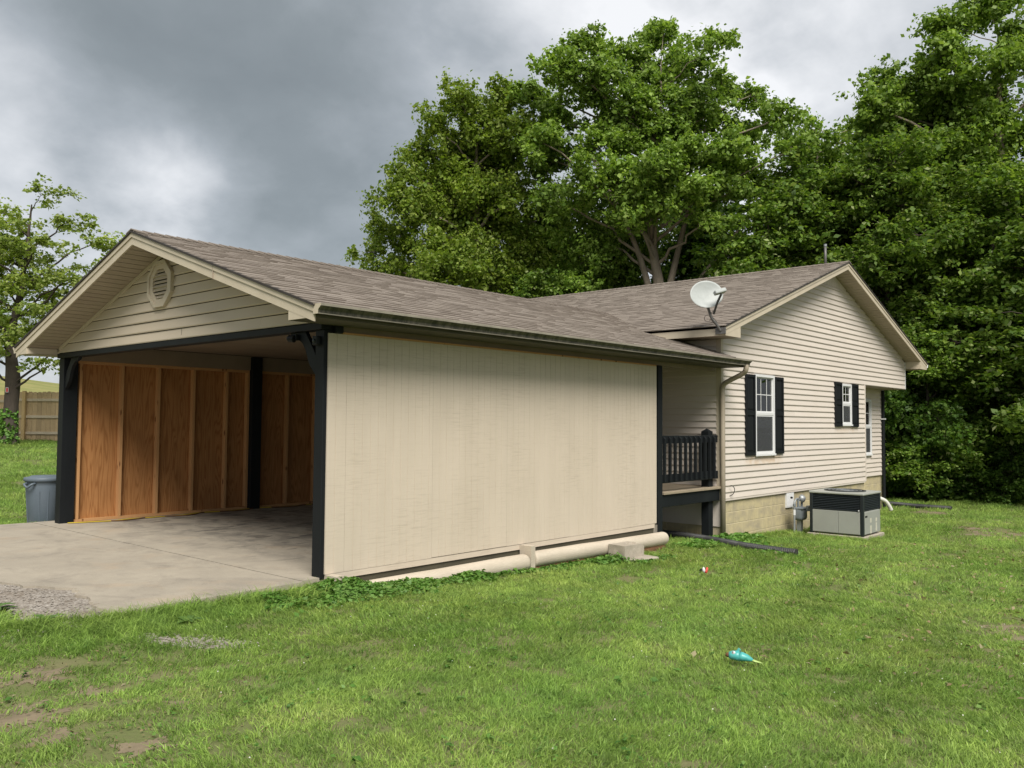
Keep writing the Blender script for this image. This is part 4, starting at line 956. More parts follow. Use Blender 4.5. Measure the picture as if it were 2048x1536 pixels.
# trash can
tcx, tcy = .12, 7.16; tb = gz(tcx, tcy)
can = thing('trash_can', 'round grey plastic trash can with lid beside the left carport post', 'trash can', (tcx, tcy, tb))
mk('pail', lathe([(.215, 0), (.222, .01), (.262, .60), (.262, .66), (.275, .665), (.278, .69), (.270, .70)], 36, (tcx, tcy, tb+.01)), 'can', can, smooth=True)
lid = mk('lid', lathe([(.284, .675), (.290, .68), (.290, .715), (.280, .728), (.20, .74), (.19, .752), (.0, .758)], 36, (tcx, tcy, tb+.01), False), 'can', can, smooth=True)
for a in (rad(205), rad(25)):
    dx, dy = math.cos(a), math.sin(a); px_, py_ = -dy, dx
    pth = [(tcx+dx*.255+px_*.075, tcy+dy*.255+py_*.075, tb+.655), (tcx+dx*.315+px_*.07, tcy+dy*.315+py_*.07, tb+.645), (tcx+dx*.325, tcy+dy*.325, tb+.60), (tcx+dx*.315-px_*.07, tcy+dy*.315-py_*.07, tb+.645), (tcx+dx*.255-px_*.075, tcy+dy*.255-py_*.075, tb+.655)]
    mk('handle', tube(smoothpath(pth, 4), .017, 8), 'can', can, smooth=True)
for a in (rad(235), rad(262), rad(180)):
    dx, dy = math.cos(a), math.sin(a)
    mk('rib', tube([(tcx+dx*.224, tcy+dy*.224, tb+.05), (tcx+dx*.258, tcy+dy*.258, tb+.54)], .008, 6), 'can', can)
for i, (x, y, a) in enumerate(((-.20, 7.12, 10), (-.75, 7.05, -5), (-1.4, 7.02, 4))):
    pv = mk('paver', rot_about(bevbox(-.24, .24, -.13, .13, -.05, .03, .008), Matrix.Rotation(rad(a), 3, 'Z'), (x, y, gz(x, y)+.004)), 'oldconc')
    tag(pv, ('flat stone edging beside the trash can', 'flat stone edging a step left of the trash can', 'flat stone edging farthest left of the trash can')[i], 'stone', 'edging stones by the slab')
# toys on the lawn
def loft(path, rad2, n=14):
    V, F = [], []; P = [Vector(p) for p in path]
    for i, p in enumerate(P):
        t = (P[min(i+1, len(P)-1)]-P[max(i-1, 0)]).normalized(); a = t.cross(Vector((0, 0, 1))).normalized(); b2 = a.cross(t)
        for k2 in range(n): an = 2*math.pi*k2/n; V.append(tuple(p+a*math.cos(an)*rad2[i][0]+b2*math.sin(an)*rad2[i][1]))
    for i in range(len(P)-1):
        for k2 in range(n): F.append((i*n+k2, i*n+(k2+1) % n, (i+1)*n+(k2+1) % n, (i+1)*n+k2))
    F += [tuple(range(n))[::-1], tuple(range((len(P)-1)*n, len(P)*n))]; return V, F
A = Vector((.425, -4.055, 0)); B = Vector((.505, -4.245, 0)); tz = gz(.46, -4.15)+.062
toy = thing('toy_fish', 'small teal toy with white eye and pale green tail lying on the lawn', 'toy', (.46, -4.15, tz-.04))
q = lambda t, z=0: A+(B-A)*t+Vector((0, 0, tz+z))
mk('body', loft([q(0, .008), q(.03, .008), q(.10, .008), q(.22, .008), q(.32, .008), q(.335, .008), q(.345, .006), q(.45, .004), q(.6, -.002), q(.72, -.01), q(.80, -.016)], [(.012, .016), (.024, .024), (.031, .029), (.034, .032), (.035, .034), (.031, .030), (.034, .033), (.032, .030), (.026, .023), (.016, .014), (.007, .006)]), 'teal', toy, smooth=True)
mk('tail', loft([q(.76, -.014), q(.85, -.018), q(.93, -.022), q(1.08, -.028)], [(.012, .008), (.020, .006), (.012, .005), (.003, .002)]), 'tealpale', toy, smooth=True)
mk('snout', loft([q(-.10, .006), q(-.07, .007), q(-.03, .008), q(.01, .008)], [(.006, .006), (.012, .013), (.016, .017), (.014, .016)]), 'rotlog', toy, smooth=True)
side = Vector((-.6, -.25, .75)).normalized()
eye = mk('eye', loft([q(.17, .008)+side*.030, q(.17, .008)+side*.0385], [(.014, .012), (.010, .008)]), 'white', toy); mk('pupil', loft([q(.15, .006)+side*.037, q(.15, .006)+side*.041], [(.006, .006), (.005, .005)]), 'shutter', eye)
mk('fin', loft([q(.30, .036), q(.34, .055), q(.40, .045)], [(.004, .012), (.003, .008), (.003, .003)]), 'teal', toy)
t2x, t2y = 4.27, -1.755; t2z = gz(t2x, t2y)
toy2 = thing('toy_bundle', 'small red, white and black toy lying on the lawn near the drain pipe', 'toy', (t2x, t2y, t2z))
mk('red_wing', rot_about(bevbox(-.019, .019, -.013, .013, -.036, .036, .011, 3), Matrix.Rotation(rad(28), 3, 'Y') @ Matrix.Rotation(rad(40), 3, 'Z'), (t2x+.022, t2y-.024, t2z+.06)), 'red', toy2, smooth=True)
mk('white_middle', rot_about(lathe([(.0, -.033), (.016, -.025), (.02, 0), (.012, .028), (.0, .04)], 12, caps=False), Matrix.Rotation(rad(-10), 3, 'Y'), (t2x-.003, t2y+.0, t2z+.062)), 'white', toy2, smooth=True)
mk('black_side', rot_about(lathe([(.0, -.028), (.016, -.017), (.017, .006), (.0, .028)], 12, caps=False), Matrix.Rotation(rad(25), 3, 'X'), (t2x-.022, t2y+.027, t2z+.058)), 'shutter', toy2, smooth=True)

# ------------------------------------------------------------------ fence at the back left
F0, F1 = Vector((3.4, 26.0, 0)), Vector((7.6, 21.25, 0)); fd = (F1-F0).normalized(); fl_ = (F1-F0).length; fnrm = Vector((fd.y, -fd.x, 0))
if fnrm.dot(CAM-F0) < 0: fnrm = -fnrm
fen = thing('picket_fence', 'dog-eared cedar privacy fence with three rails behind the left tree', 'fence', (5.5, 23.6, .75))
pk = None; npk = int(fl_/.153)
for i in range(npk):
    p = F0+fd*(i*.153); low = -.10 if i < npk*.42 else 0; z = gz(p.x, p.y)
    hh = 1.64+low+random.uniform(-.012, .012)
    V, F = prism([(0, -.1), (.145, -.1), (.145, hh-.03), (.115, hh), (.03, hh), (0, hh-.03)], 1, 0, .018)
    V = [tuple(fd*v[0]+fnrm*(-v[1])+Vector((0, 0, v[2]))) for v in V]
    mk('picket', (V, F), 'fence', fen, (p.x, p.y, z))
for k2, zr in enumerate((.25, .78, 1.33)):
    for a, b2, low in ((0, npk*.42*.153, -.06), (npk*.42*.153+.01, fl_-.1, 0)):
        pa, pb = F0+fd*a, F0+fd*b2; zz_ = zr+low
        V = []
        for p in (pa, pb):
            z = gz(p.x, p.y)
            for d, h in ((.001, 0), (.042, 0), (.042, .085), (.001, .085)): V.append(tuple(p+fnrm*d+Vector((0, 0, z+zz_+h))))
        mk('fence_rail', (V, [(0, 3, 2, 1), (4, 5, 6, 7), (0, 1, 5, 4), (1, 2, 6, 5), (2, 3, 7, 6), (3, 0, 4, 7)]), 'rail', fen)
for a in (.35, 2.72+.42, 5.75):
    p = F0+fd*a; z = gz(p.x, p.y); V = []
    for zq in (-.2, 1.66):
        for s0, d in ((-.05, .043), (.05, .043), (.05, .135), (-.05, .135)): V.append(tuple(p+fd*s0+fnrm*d+Vector((0, 0, z+zq))))
    mk('fence_post', (V, BF), 'fpost', fen)

# ------------------------------------------------------------------ trees
def leaves(centers, radii, flat, n_each, size, rng, up=.55, out_c=None):
    """clouds of folded diamond leaves, returns verts and quads"""
    if n_each >= 60:                                     # leaves gather on short sprays inside each clump
        ns = 9; q = rng.normal(size=(len(centers)*ns, 3)); q /= np.linalg.norm(q, axis=1)[:, None]; rr = np.repeat(radii, ns)
        centers = np.repeat(centers, ns, 0) + q*(rr*rng.uniform(.2, 1.0, len(rr)))[:, None]*np.array([1, 1, flat]); radii = rr*rng.uniform(.32, .6, len(rr)); n_each = n_each//ns; flat = min(1, flat*1.3)
    C_ = np.repeat(centers, n_each, 0); Rr = np.repeat(radii, n_each); n = len(C_)
    d = rng.normal(size=(n, 3)); d /= np.linalg.norm(d, axis=1)[:, None]+1e-9
    r = np.minimum(np.abs(rng.normal(0, .55, n))+.12*rng.random(n), 1.7); P = C_ + d*r[:, None]*Rr[:, None]*np.array([1, 1, flat])
    # droop at the rim of each spray
    P[:, 2] -= .18*Rr*(r*np.hypot(d[:, 0], d[:, 1]))**2
    nr = rng.normal(size=(n, 3))*.55; nr[:, 2] += up; nr += d*.5
    nr /= np.linalg.norm(nr, axis=1)[:, None]+1e-9
    t = rng.normal(size=(n, 3)); t -= (t*nr).sum(1)[:, None]*nr; t /= np.linalg.norm(t, axis=1)[:, None]+1e-9
    b = np.cross(nr, t); s = size*np.clip(rng.lognormal(0, .3, n), .45, 1.9)
    hl = (s*.5)[:, None]; hw = (s*.33)[:, None]; fo = (s*.10)[:, None]
    v = np.stack([P-t*hl, P+b*hw+nr*fo-t*hl*.1, P+t*hl, P-b*hw+nr*fo-t*hl*.1], 1).reshape(-1, 3)
    return v
def branch(p0, p1, r0, r1, rnd, seg=5, wob=.08, sag=0):
    p0, p1 = Vector(p0), Vector(p1); L = (p1-p0).length; pts = []
    for i in range(seg+1):
        t = i/seg; q = p0.lerp(p1, t) + Vector((rnd.uniform(-1, 1), rnd.uniform(-1, 1), rnd.uniform(-.6, .6)))*wob*L*math.sin(math.pi*t)*.6
        q.z += sag*L*math.sin(math.pi*t); pts.append(q)
    return tube(pts, [r0+(r1-r0)*i/seg for i in range(seg+1)], 7, False), pts
def tree_mesh(key, lobes, trunk, leafmat, barkmat, nclump, nleaf, size, cr=(.55, 1.0), flat=.5, up=.55, seed=1, limb_r=.12, twig=.022, inner=.35, stems=()):
    """lobes: list of (x,y,z,rx,ry,rz) crown lobes relative to the base; trunk: polyline of (x,y,z,r)"""
    rnd = random.Random(seed); rng = np.random.default_rng(seed); parts = []; tp = [Vector(q[:3]) for q in trunk]; tr = [q[3] for q in trunk]
    parts.append(tube(smoothpath(tp, 4), list(np.interp(np.linspace(0, len(tr)-1, (len(tr)-1)*4+1), range(len(tr)), tr)), 10, False))
    vol = np.array([l[3]*l[4]*l[5] for l in lobes])**.75; vol = vol/vol.sum(); cen, rds = [], []
    for stm in stems: parts.append(tube(smoothpath([q[:3] for q in stm], 4), list(np.interp(np.linspace(0, len(stm)-1, (len(stm)-1)*4+1), range(len(stm)), [q[3] for q in stm])), 8, False))
    def trunk_at(z):
        zs = [q.z for q in tp]; z = min(max(z, zs[0]), zs[-1])
        for a, b2, ra, rb in zip(tp, tp[1:], tr, tr[1:]):
            if a.z <= z <= b2.z: t = (z-a.z)/max(1e-6, b2.z-a.z); return a.lerp(b2, t), ra+(rb-ra)*t
        return tp[-1], tr[-1]
    for li, l in enumerate(lobes):
        c = Vector(l[:3]); hor = math.hypot(c.x, c.y); st, r0 = trunk_at(c.z - .55*hor - .25*l[5])
        lr = min(limb_r, r0*.7)
        (vf, pts) = branch(st, c, lr, lr*.35, rnd, 6, .10, .04); parts.append(vf)
        n = max(3, int(nclump*vol[li]))
        for k2 in range(n):
            d = rng.normal(size=3); d /= np.linalg.norm(d); r = inner + (1-inner)*rng.random()**.5
            p = np.array([c.x+d[0]*l[3]*r, c.y+d[1]*l[4]*r, c.z+d[2]*l[5]*r]); cen.append(p); rds.append(rng.uniform(*cr))
            a = min(pts[2:], key=lambda q: (q-Vector(p)).length)
            (vf, _) = branch(a, Vector(p), twig, twig*.3, rnd, 3, .14, .05); parts.append(vf)
    v = leaves(np.array(cen), np.array(rds), flat, nleaf, size, rng, up)
    crown = npmesh(key+'_crown', v, np.arange(len(v)), 4, leafmat)
    tm = bpy.data.meshes.new(key+'_trunk'); V, F = join(*parts); tm.from_pydata(V, [], F); tm.polygons.foreach_set('use_smooth', [True]*len(tm.polygons)); tm.materials.append(MAT[barkmat])
    return tm, crown
def plant(name, label, cat, meshes, loc, rz=0, sc=(1, 1, 1), group=None):
    x, y = loc[0], loc[1]; z = gz(x, y)-.12 if len(loc) < 3 else loc[2]
    o = thing(name, label, cat, (x, y, z), group); o.rotation_euler = (0, 0, rz); o.scale = sc
    for nm, me in zip(('trunk', 'crown'), meshes):
        c = bpy.data.objects.new(nm, me); COL.objects.link(c); c.parent = o
    return o
# view-right / view-depth axes at the wood so that crowns can be described as seen from the yard
def lob(rows, dr, dd):
    out = []
    for (a, dep, z, rx, ry, rz_) in rows: out.append((dr.x*a+dd.x*dep, dr.y*a+dd.y*dep, z, rx*1.12, ry*1.1, rz_*1.5))
    return out
VR = Vector((math.sin(YAW), -math.cos(YAW), 0)); VD = Vector((math.cos(YAW), math.sin(YAW), 0))
# the tall oak behind the house
def chart(rows, x0, u, zb, dep, seed):
    """crown lobes from a side-view chart: (right, height, half width, half height) in units of u metres"""
    rn = random.Random(seed); out = []
    for r in rows:
        x, y, rx, ry = r[:4]; dd = r[4] if len(r) > 4 else rn.uniform(-dep, dep)
        f = 1+dd/30; a = (x-x0)*u*f; out.append((VR.x*a+VD.x*dd, VR.y*a+VD.y*dd, 1.5+(423-y)*u*f-zb, rx*u*1.12, max(.6, rx*u), ry*u*1.15))
    return out
OAKC = [(667, 28, 22, 12), (592, 46, 20, 13), (707, 39, 14, 9), (555, 66, 20, 14), (630, 56, 25, 14), (687, 62, 27, 14), (537, 96, 17, 15), (595, 84, 29, 17), (652, 88, 28, 17), (725, 84, 20, 12), (752, 94, 15, 10), (777, 113, 14, 12), (692, 105, 29, 14),
        (620, 108, 29, 15), (562, 120, 24, 18), (762, 132, 20, 11), (727, 122, 16, 9), (662, 130, 34, 14), (612, 142, 29, 14), (537, 142, 18, 15), (712, 150, 32, 13), (787, 148, 13, 10), (595, 168, 27, 11, -1.8), (672, 156, 30, 12, -1.6), (632, 190, 27, 8, -2.0), (582, 183, 17, 8, -1.8), (737, 172, 33, 13), (700, 222, 17, 6, -1.5), (725, 192, 24, 9, -1.2), (640, 125, 30, 22, 1.5), (560, 160, 22, 18, 1.5), (690, 135, 25, 18, 1.5), (650, 205, 20, 8, -1.8), (615, 215, 18, 8, -1.6), (680, 190, 24, 9, -1.8), (645, 175, 30, 10, -1.9), (560, 205, 24, 12, -.5), (585, 235, 22, 10, .5)]
oak = tree_mesh('oak', chart(OAKC, 660, .0345, -.6, 1.5, 2), [(0, 0, -.3, .34), (0, 0, 5, .27), (.0, 0, 6.6, .2), (-.25, .2, 9, .12), (.0, 0, 12, .06), (.1, 0, 14.6, .02)], 'leaf_oak', 'bark', 560, 240, .125, (.42, .78), .6, .5, 21, .065, .014, .15,
    stems=[[(.05, 0, 5.6, .15), (.35, -.4, 7.6, .11), (.9, -.7, 10, .07), (1.4, -1.0, 12.5, .03)], [(-.05, .05, 5.4, .15), (-.45, .5, 7.8, .10), (-1.2, 1.3, 10.2, .06), (-1.9, 2.0, 12, .03)], [(.1, -.05, 5.0, .13), (.75, -.75, 6.6, .09), (1.6, -1.6, 8.2, .055), (2.5, -2.6, 9.8, .03)], [(.55, -.55, 6.2, .09), (1.3, -1.3, 6.9, .06), (1.9, -2.0, 7.2, .025)]])
plant('oak_tree', 'tallest broad oak in the middle, its forked trunk rising behind the house roof', 'tree', oak, (20.1, 8.6, -.6))
POPC = [(491, 105, 16, 15), (455, 113, 16, 14), (475, 131, 26, 17), (430, 136, 16, 13), (505, 136, 19, 18), (415, 155, 16, 13), (450, 160, 26, 16), (490, 165, 24, 16), (520, 160, 15, 18), (402, 180, 16, 12), (435, 188, 26, 15), (475, 195, 26, 15), (510, 200, 20, 16), (386, 205, 13, 11), (415, 215, 24, 13), (455, 222, 26, 13), (495, 228, 24, 13), (376, 235, 14, 11), (400, 245, 20, 11), (440, 250, 26, 11), (480, 255, 25, 11), (515, 245, 20, 13), (366, 258, 11, 8), (530, 265, 20, 10), (545, 238, 18, 15), (450, 275, 40, 14), (390, 275, 25, 12), (460, 200, 50, 50, 1.3), (520, 285, 40, 14)]
pop = tree_mesh('poplar', chart(POPC, 470, .0375, -.3, 1.3, 4), [(0, 0, -.3, .26), (0, 0, 4, .2), (.05, .05, 8, .13), (-.05, 0, 11, .07), (0, 0, 12.9, .02)], 'leaf_poplar', 'bark', 540, 250, .118, (.45, .85), .85, .38, 33, .07, .012, .15)
plant('poplar_tree', 'yellow-green leafy tree left of the tallest oak, above the carport ridge', 'tree', pop, (17.25, 14.55, -.3))
# second stems and the dense wood behind
def genlobes(rng_, h, r, n, zlo=.3):
    out = []
    for i in range(n):
        t = zlo + (1-zlo)*(i+.5)/n; rr = r*math.sqrt(max(.08, 1-(2*(t-zlo)/(1-zlo)-.75)**2*.8)); a = rng_.uniform(0, 6.28); q = rng_.uniform(.2, .75)*rr
        out.append((q*math.cos(a), q*math.sin(a), h*t, r*rng_.uniform(.4, .6), r*rng_.uniform(.4, .6), r*rng_.uniform(.26, .4)))
    return out
rn = random.Random(5)
mapA = tree_mesh('maple_a', genlobes(rn, 10.5, 3.0, 16, .14), [(0, 0, -.3, .2), (.1, 0, 3, .15), (0, .1, 7, .09), (0, 0, 10, .03)], 'leaf_maple', 'bark_dark', 280, 290, .130, (.6, 1.1), .42, .8, 41, .07)
mapB = tree_mesh('maple_b', genlobes(rn, 7.5, 2.7, 13, .10), [(0, 0, -.3, .13), (.1, .1, 3, .09), (-.1, .1, 7, .03)], 'leaf_maple', 'bark_dark', 230, 270, .130, (.55, 1.0), .42, .8, 42, .05)
bckA = tree_mesh('back_a', genlobes(rn, 14, 3.8, 18, .12), [(0, 0, -.3, .27), (0, 0, 5, .2), (.2, .1, 10, .1), (0, 0, 13.5, .03)], 'leaf_dark', 'bark_dark', 260, 180, .21, (.8, 1.4), .6, .55, 43, .1)
bckB = tree_mesh('back_b', genlobes(rn, 12.5, 3.4, 16, .30), [(0, 0, -.3, .24), (0, 0, 5, .18), (.3, .1, 9, .09), (0, 0, 12, .03)], 'leaf_oak', 'bark', 230, 270, .145, (.6, 1.1), .6, .55, 44, .1)
ROC = [(1005, 24, 24, 16), (966, 46, 18, 13), (1025, 60, 25, 18), (936, 76, 22, 13), (975, 84, 20, 11), (906, 100, 22, 13), (950, 110, 27, 13), (1005, 112, 22, 12), (880, 121, 15, 11), (920, 131, 27, 13), (965, 141, 27, 13), (1012, 152, 24, 15), (895, 151, 21, 11), (940, 166, 27, 13), (985, 181, 27, 13), (905, 181, 24, 13), (1040, 100, 25, 25), (950, 200, 30, 14), (1010, 215, 25, 14), (960, 130, 45, 30, 1.8)]
rgt_ = tree_mesh('right_oak', chart(ROC, 1000, .0355, -.7, 1.4, 6), [(0, 0, -.3, .40), (.05, 0, 4, .30), (-.05, 0, 8, .22), (.1, 0, 11, .12), (0, 0, 15, .03)], 'leaf_oak', 'bark', 420, 270, .130, (.5, .95), .55, .55, 51, .08, .014, .15)
plant('oak_tree', 'huge oak at the right edge reaching the top of the picture', 'tree', rgt_, (26.6, -.45, -.75))
GW = 'trees of the wood behind the house'
spec = [
 # name, label, meshes, x, y, rot, scale
 ('maple_tree', 'dark layered maple directly right of the house gable', mapA, 22.9, 1.9, 1.0, (1, 1, 1.0)),
 ('maple_tree', 'dark layered maple second to the right of the house gable', mapA, 24.2, -.6, 3.1, (1.0, 1.0, .92)),
 ('maple_tree', 'dark layered maple at the right picture edge, its boughs near the ground', mapB, 23.2, -2.9, 2.0, (1.1, 1.1, 1.0)),
 ('maple_tree', 'low bushy maple just right of the far house corner', mapB, 22.0, .55, .4, (.72, .72, .66)),
 ('maple_tree', 'leafy maple above the right slope of the house roof', mapA, 22.2, 4.6, 4.4, (1.0, 1.0, .98)),
 ('maple_tree', 'leafy maple behind the satellite dish end of the roof', mapB, 20.6, 6.0, 5.2, (1.0, 1.0, 1.05)),
 ('maple_tree', 'leafy maple behind the roof peak of the house', mapA, 24.5, 3.4, .2, (1.1, 1.1, .95)),
 ('maple_tree', 'shady maple deep in the wood between house gable and right-hand oak', mapB, 26.5, 1.8, 1.7, (1.15, 1.15, 1.3)),
 ('young_tree', 'young yellow-green tree low behind the carport roof valley', mapB, 18.6, 12.0, 2.7, (.85, .85, .92)),
 ('slender_tree', 'slender tree whose leaning trunk stands left of the oak fork', bckB, 20.6, 10.6, 1.2, (.8, .8, .84)),
 ('slender_tree', 'second slender tree filling the gap between oak and yellow-green tree', bckB, 20.2, 13.2, 3.3, (.85, .85, .82)),
 ('young_tree', 'young tree low in the gap below the oak, left of its fork', mapB, 20.0, 10.9, .7, (.9, .9, 1.0)),
 ('wood_tree', 'mid-distance tree in the gap right of the tallest oak', bckB, 29.0, 6.6, 2.2, (1.0, 1.0, 1.12)),
 ('wood_tree', 'mid-distance tree left of the right-hand oak crown', bckB, 30.5, 3.6, .9, (1.0, 1.0, 1.16)),
 ('wood_tree', 'dark tree in the back row behind the tallest oak', bckA, 26.5, 10.5, .3, (1.0, 1.0, .80)),
 ('wood_tree', 'dark tree in the back row behind the yellow-green tree', bckA, 22.5, 18.0, 2.3, (.85, .85, .62)),
 ('wood_tree', 'dark tree in the back row above the roof peak', bckA, 31.5, 6.0, 4.0, (1.1, 1.1, .88)),
 ('wood_tree', 'dark tree in the back row left of the right-hand oak', bckA, 32.5, 2.0, 5.0, (1.1, 1.1, .98)),
 ('wood_tree', 'dark tree in the back row behind the right-hand oak', bckA, 32.0, -2.5, 1.5, (1.1, 1.1, 1.05)),
 ('wood_tree', 'dark tree in the back row at the far right edge', bckA, 29.5, -5.2, 3.5, (1.0, 1.0, 1.0)),
 ('wood_tree', 'dark low tree behind the right-hand maples', bckA, 28.0, -.2, 2.9, (1.0, 1.0, .72)),
 ('wood_tree', 'dark low tree closing the wood behind the house corner', bckA, 27.5, 3.0, .8, (.9, .9, .70)),
]
for nm, lb, ms, x, y, r, s in spec: plant(nm, lb, 'tree', ms, (x, y), r, s, GW)
# dogwood on the lawn at the left
dog = tree_mesh('dogwood', lob([(.7, 0, 7.4, .55, .7, .16), (-.7, 0, 7.0, .7, .7, .18), (1.5, 0, 6.6, .8, .8, .16), (0, -.4, 6.5, .9, .8, .18), (2.3, .1, 6.0, .7, .8, .15), (-1.6, 0, 6.2, .9, .8, .2), (1.0, -.7, 5.7, .9, .8, .17), (2.8, 0, 5.3, .6, .7, .13), (-.4, -.6, 5.4, 1.0, .8, .2), (1.9, -.4, 4.9, .9, .8, .16), (-1.8, 0, 5.0, 1.0, .9, .25), (.5, -.9, 4.6, 1.0, .8, .2), (2.5, -.2, 4.2, .8, .8, .16), (-.9, -.7, 4.0, 1.1, .8, .28), (1.4, -.8, 3.7, .9, .8, .2), (-2.2, 0, 3.6, 1.0, .9, .3), (.2, -.9, 3.1, 1.0, .8, .22), (1.9, -.4, 2.9, .8, .8, .18), (-1.2, -.5, 2.6, .9, .8, .2), (1.3, -.3, 2.35, .7, .7, .14), (0, .9, 4.8, 1.6, .8, 1.0), (-.5, .6, 6.0, 1.2, .8, .6)], VR, VD),
      [(0, 0, -.2, .29), (.02, 0, .15, .24), (.03, 0, 1.2, .20), (.05, 0, 2.0, .21), (.0, .1, 3.2, .12), (.25, .05, 5, .07), (.4, 0, 7.2, .02)], 'leaf_dogwood', 'bark_dark', 300, 100, .10, (.3, .6), .42, .8, 61, .04, .007, .05)
plant('dogwood_tree', 'airy light-green tree on the lawn in front of the cedar fence', 'tree', dog, (4.05, 20.7, gz(4.05, 20.7)-.03))
rng = np.random.default_rng(5); n = 380; a = rng.uniform(0, 6.28, n); zc = rng.random(n)**1.3*1.0
base = np.array([4.05, 20.7, gz(4.05, 20.7)]); rr = .235-.03*zc; keep = (np.cos(a-4.0) > -.2)
P = base + np.stack([rr*np.cos(a), rr*np.sin(a), zc+.05], 1); v = leaves(P[keep], np.full(keep.sum(), .06), 1, 3, .10, rng, .2)
iv = link(bpy.data.objects.new('trunk_ivy', npmesh('trunk_ivy', v, np.arange(len(v)), 4, 'leaf_ivy'))); tag(iv, 'ivy climbing the lower trunk of the tree by the fence', 'ivy', kind='stuff')
sp = Vector((4.05, 20.7, gz(4.05, 20.7)+1.60)); td = (CAM-sp); td.z = 0; td.normalize(); tr_ = Vector((-td.y, td.x, 0))
sgn = thing('tree_sign', 'small red sign with white border nailed to the tree by the fence', 'sign', sp)
def plate(w, h, d0, d1, off): return [tuple(sp+tr_*(x+off)+td*d+Vector((0, 0, z))) for d in (d0, d1) for x, z in ((-w, -h), (w, -h), (w, h), (-w, h))], BF
mk('sign_plate', plate(.036, .070, .215, .221, .09 if tr_.dot(VR) < 0 else -.09), 'white', sgn); mk('sign_face', plate(.026, .058, .222, .225, .09 if tr_.dot(VR) < 0 else -.09), 'sign_red', sgn)
# shrubs at the wood edge
rn = random.Random(15)
shr = tree_mesh('shrub', genlobes(rn, 2.6, 1.2, 9, .1), [(0, 0, -.2, .05), (.05, 0, 1, .03), (0, 0, 2, .01)], 'leaf_dark', 'bark_dark', 70, 170, .10, (.25, .5), .6, .5, 71, .03, .01)  # dark leaf colour stands in for the deep shade at the wood edge
for i, (x, y, s, lb) in enumerate([(21.3, .35, 1.0, 'leafy shrub at the wood edge nearest the far house corner'), (22.2, -.6, .8, 'low shrub at the wood edge, second from the house'), (21.9, -1.6, .62, 'small shrub at the wood edge, third from the house'), (21.6, -2.6, .66, 'small shrub at the wood edge by the right picture border'), (21.2, 1.7, 1.25, 'tall shrub half hidden behind the far house corner')]):
    plant('shrub', lb, 'shrub', shr, (x, y), i*1.3, (s, s, s), 'shrubs at the wood edge')
# low undergrowth under the wood
rng = np.random.default_rng(77); n = 900
X = rng.uniform(21.6, 31, n); Y = rng.uniform(-8, 6, n); k_ = (X > 21.5+.25*np.abs(Y+1)*0); X, Y = X[k_], Y[k_]
cen = np.stack([X, Y, ground(X, Y)+rng.uniform(.05, .5, len(X))], 1); v = leaves(cen, rng.uniform(.2, .5, len(X)), .5, 26, .11, rng, .6)
ug = link(bpy.data.objects.new('undergrowth', npmesh('undergrowth', v, np.arange(len(v)), 4, 'leaf_dark'))); tag(ug, 'low dark undergrowth on the floor of the wood', 'undergrowth', kind='stuff')
# hedge-like distant trees on the straw hill
for i, (x, y, s) in enumerate([(-6, 66, .8), (2, 72, .9), (10, 70, .8), (19, 74, .95), (28, 70, .8)]):
    plant('distant_tree', ('far-off tree on the straw-coloured hill, leftmost', 'far-off tree on the hill, second from the left', 'far-off tree on the hill, middle of the row', 'far-off tree on the hill, second from the right', 'far-off tree on the hill, rightmost')[i], 'tree', bckB, (x, y), i*2.0, (s*1.2, s*1.2, s*.55), 'distant trees on the hill')

# ------------------------------------------------------------------ lawn: instanced tufts
def blade_tuft(name, nb, rad_, h, w, seed, mat='grass', lean=.5):
    rng = np.random.default_rng(seed); V, F = [], []
    for i in range(nb):
        a = rng.uniform(0, 6.28); r = rad_*math.sqrt(rng.random()); x, y = r*math.cos(a), r*math.sin(a)
        la = rng.normal(.4, 1.1); ln = abs(rng.normal(lean, .45)); hh = h*rng.uniform(.45, 1.2); ww = w*rng.uniform(.7, 1.3)
        dx, dy = math.cos(la), math.sin(la); fa = rng.uniform(0, 6.28); px, py = math.cos(fa)*ww/2, math.sin(fa)*ww/2; o = len(V)
        for t, ws in ((0, 1), (.5, .85), (1, 0.0)):
            bend = ln*hh*t**1.7; cx, cy, cz = x+dx*bend, y+dy*bend, hh*t*(1-.25*ln*t)
            if ws > 0: V += [(cx-px*ws, cy-py*ws, cz), (cx+px*ws, cy+py*ws, cz)]
            else: V.append((cx, cy, cz))
        F += [(o, o+1, o+3, o+2), (o+2, o+3, o+4)]
    me = bpy.data.meshes.new(name); me.from_pydata(V, [], F); me.materials.append(MAT[mat]); return bpy.data.objects.new(name, me)
tcol = bpy.data.collections.new('grass_tufts')
for i in range(5): tcol.objects.link(blade_tuft('a_tuft_%d' % i, 52, .085, .040, .0046, 100+i, lean=.85))
for i in range(2): tcol.objects.link(blade_tuft('b_tuft_%d' % i, 34, .07, .13, .0055, 200+i, lean=.75))
SLABS = lambda x, y: ((x > -.25) & (x < 6.3) & (y > -.02) & (y < 6.85)) | ((x > -2.2) & (x <= -.2) & (y > -.07) & (y < 6.9)) | ((x > 8.0) & (x < 14.95) & (y > 0)) | ((x > 6.0) & (x < 8.2) & (y > .45)) | ((x > 14.8) & (x < 17.9) & (y > .6)) | ((x > hx0-.05) & (x < hx1+.07) & (y > hy0-.08) & (y < hy1+.1)) | ((x > .0) & (x < 6.05) & (y > -.24) & (y < 0)) | ((x > 4.4) & (x < 5.0) & (y > -.72) & (y < -.2)) | (np.hypot(x-tcx, y-tcy) < .27) | ((x < -2.1) & (x > -4) & (y > .2+.35*(-2.4-x)) & (y < 6.5) & (x > -2.45-.16*np.clip(y-.6, 0, 9)))
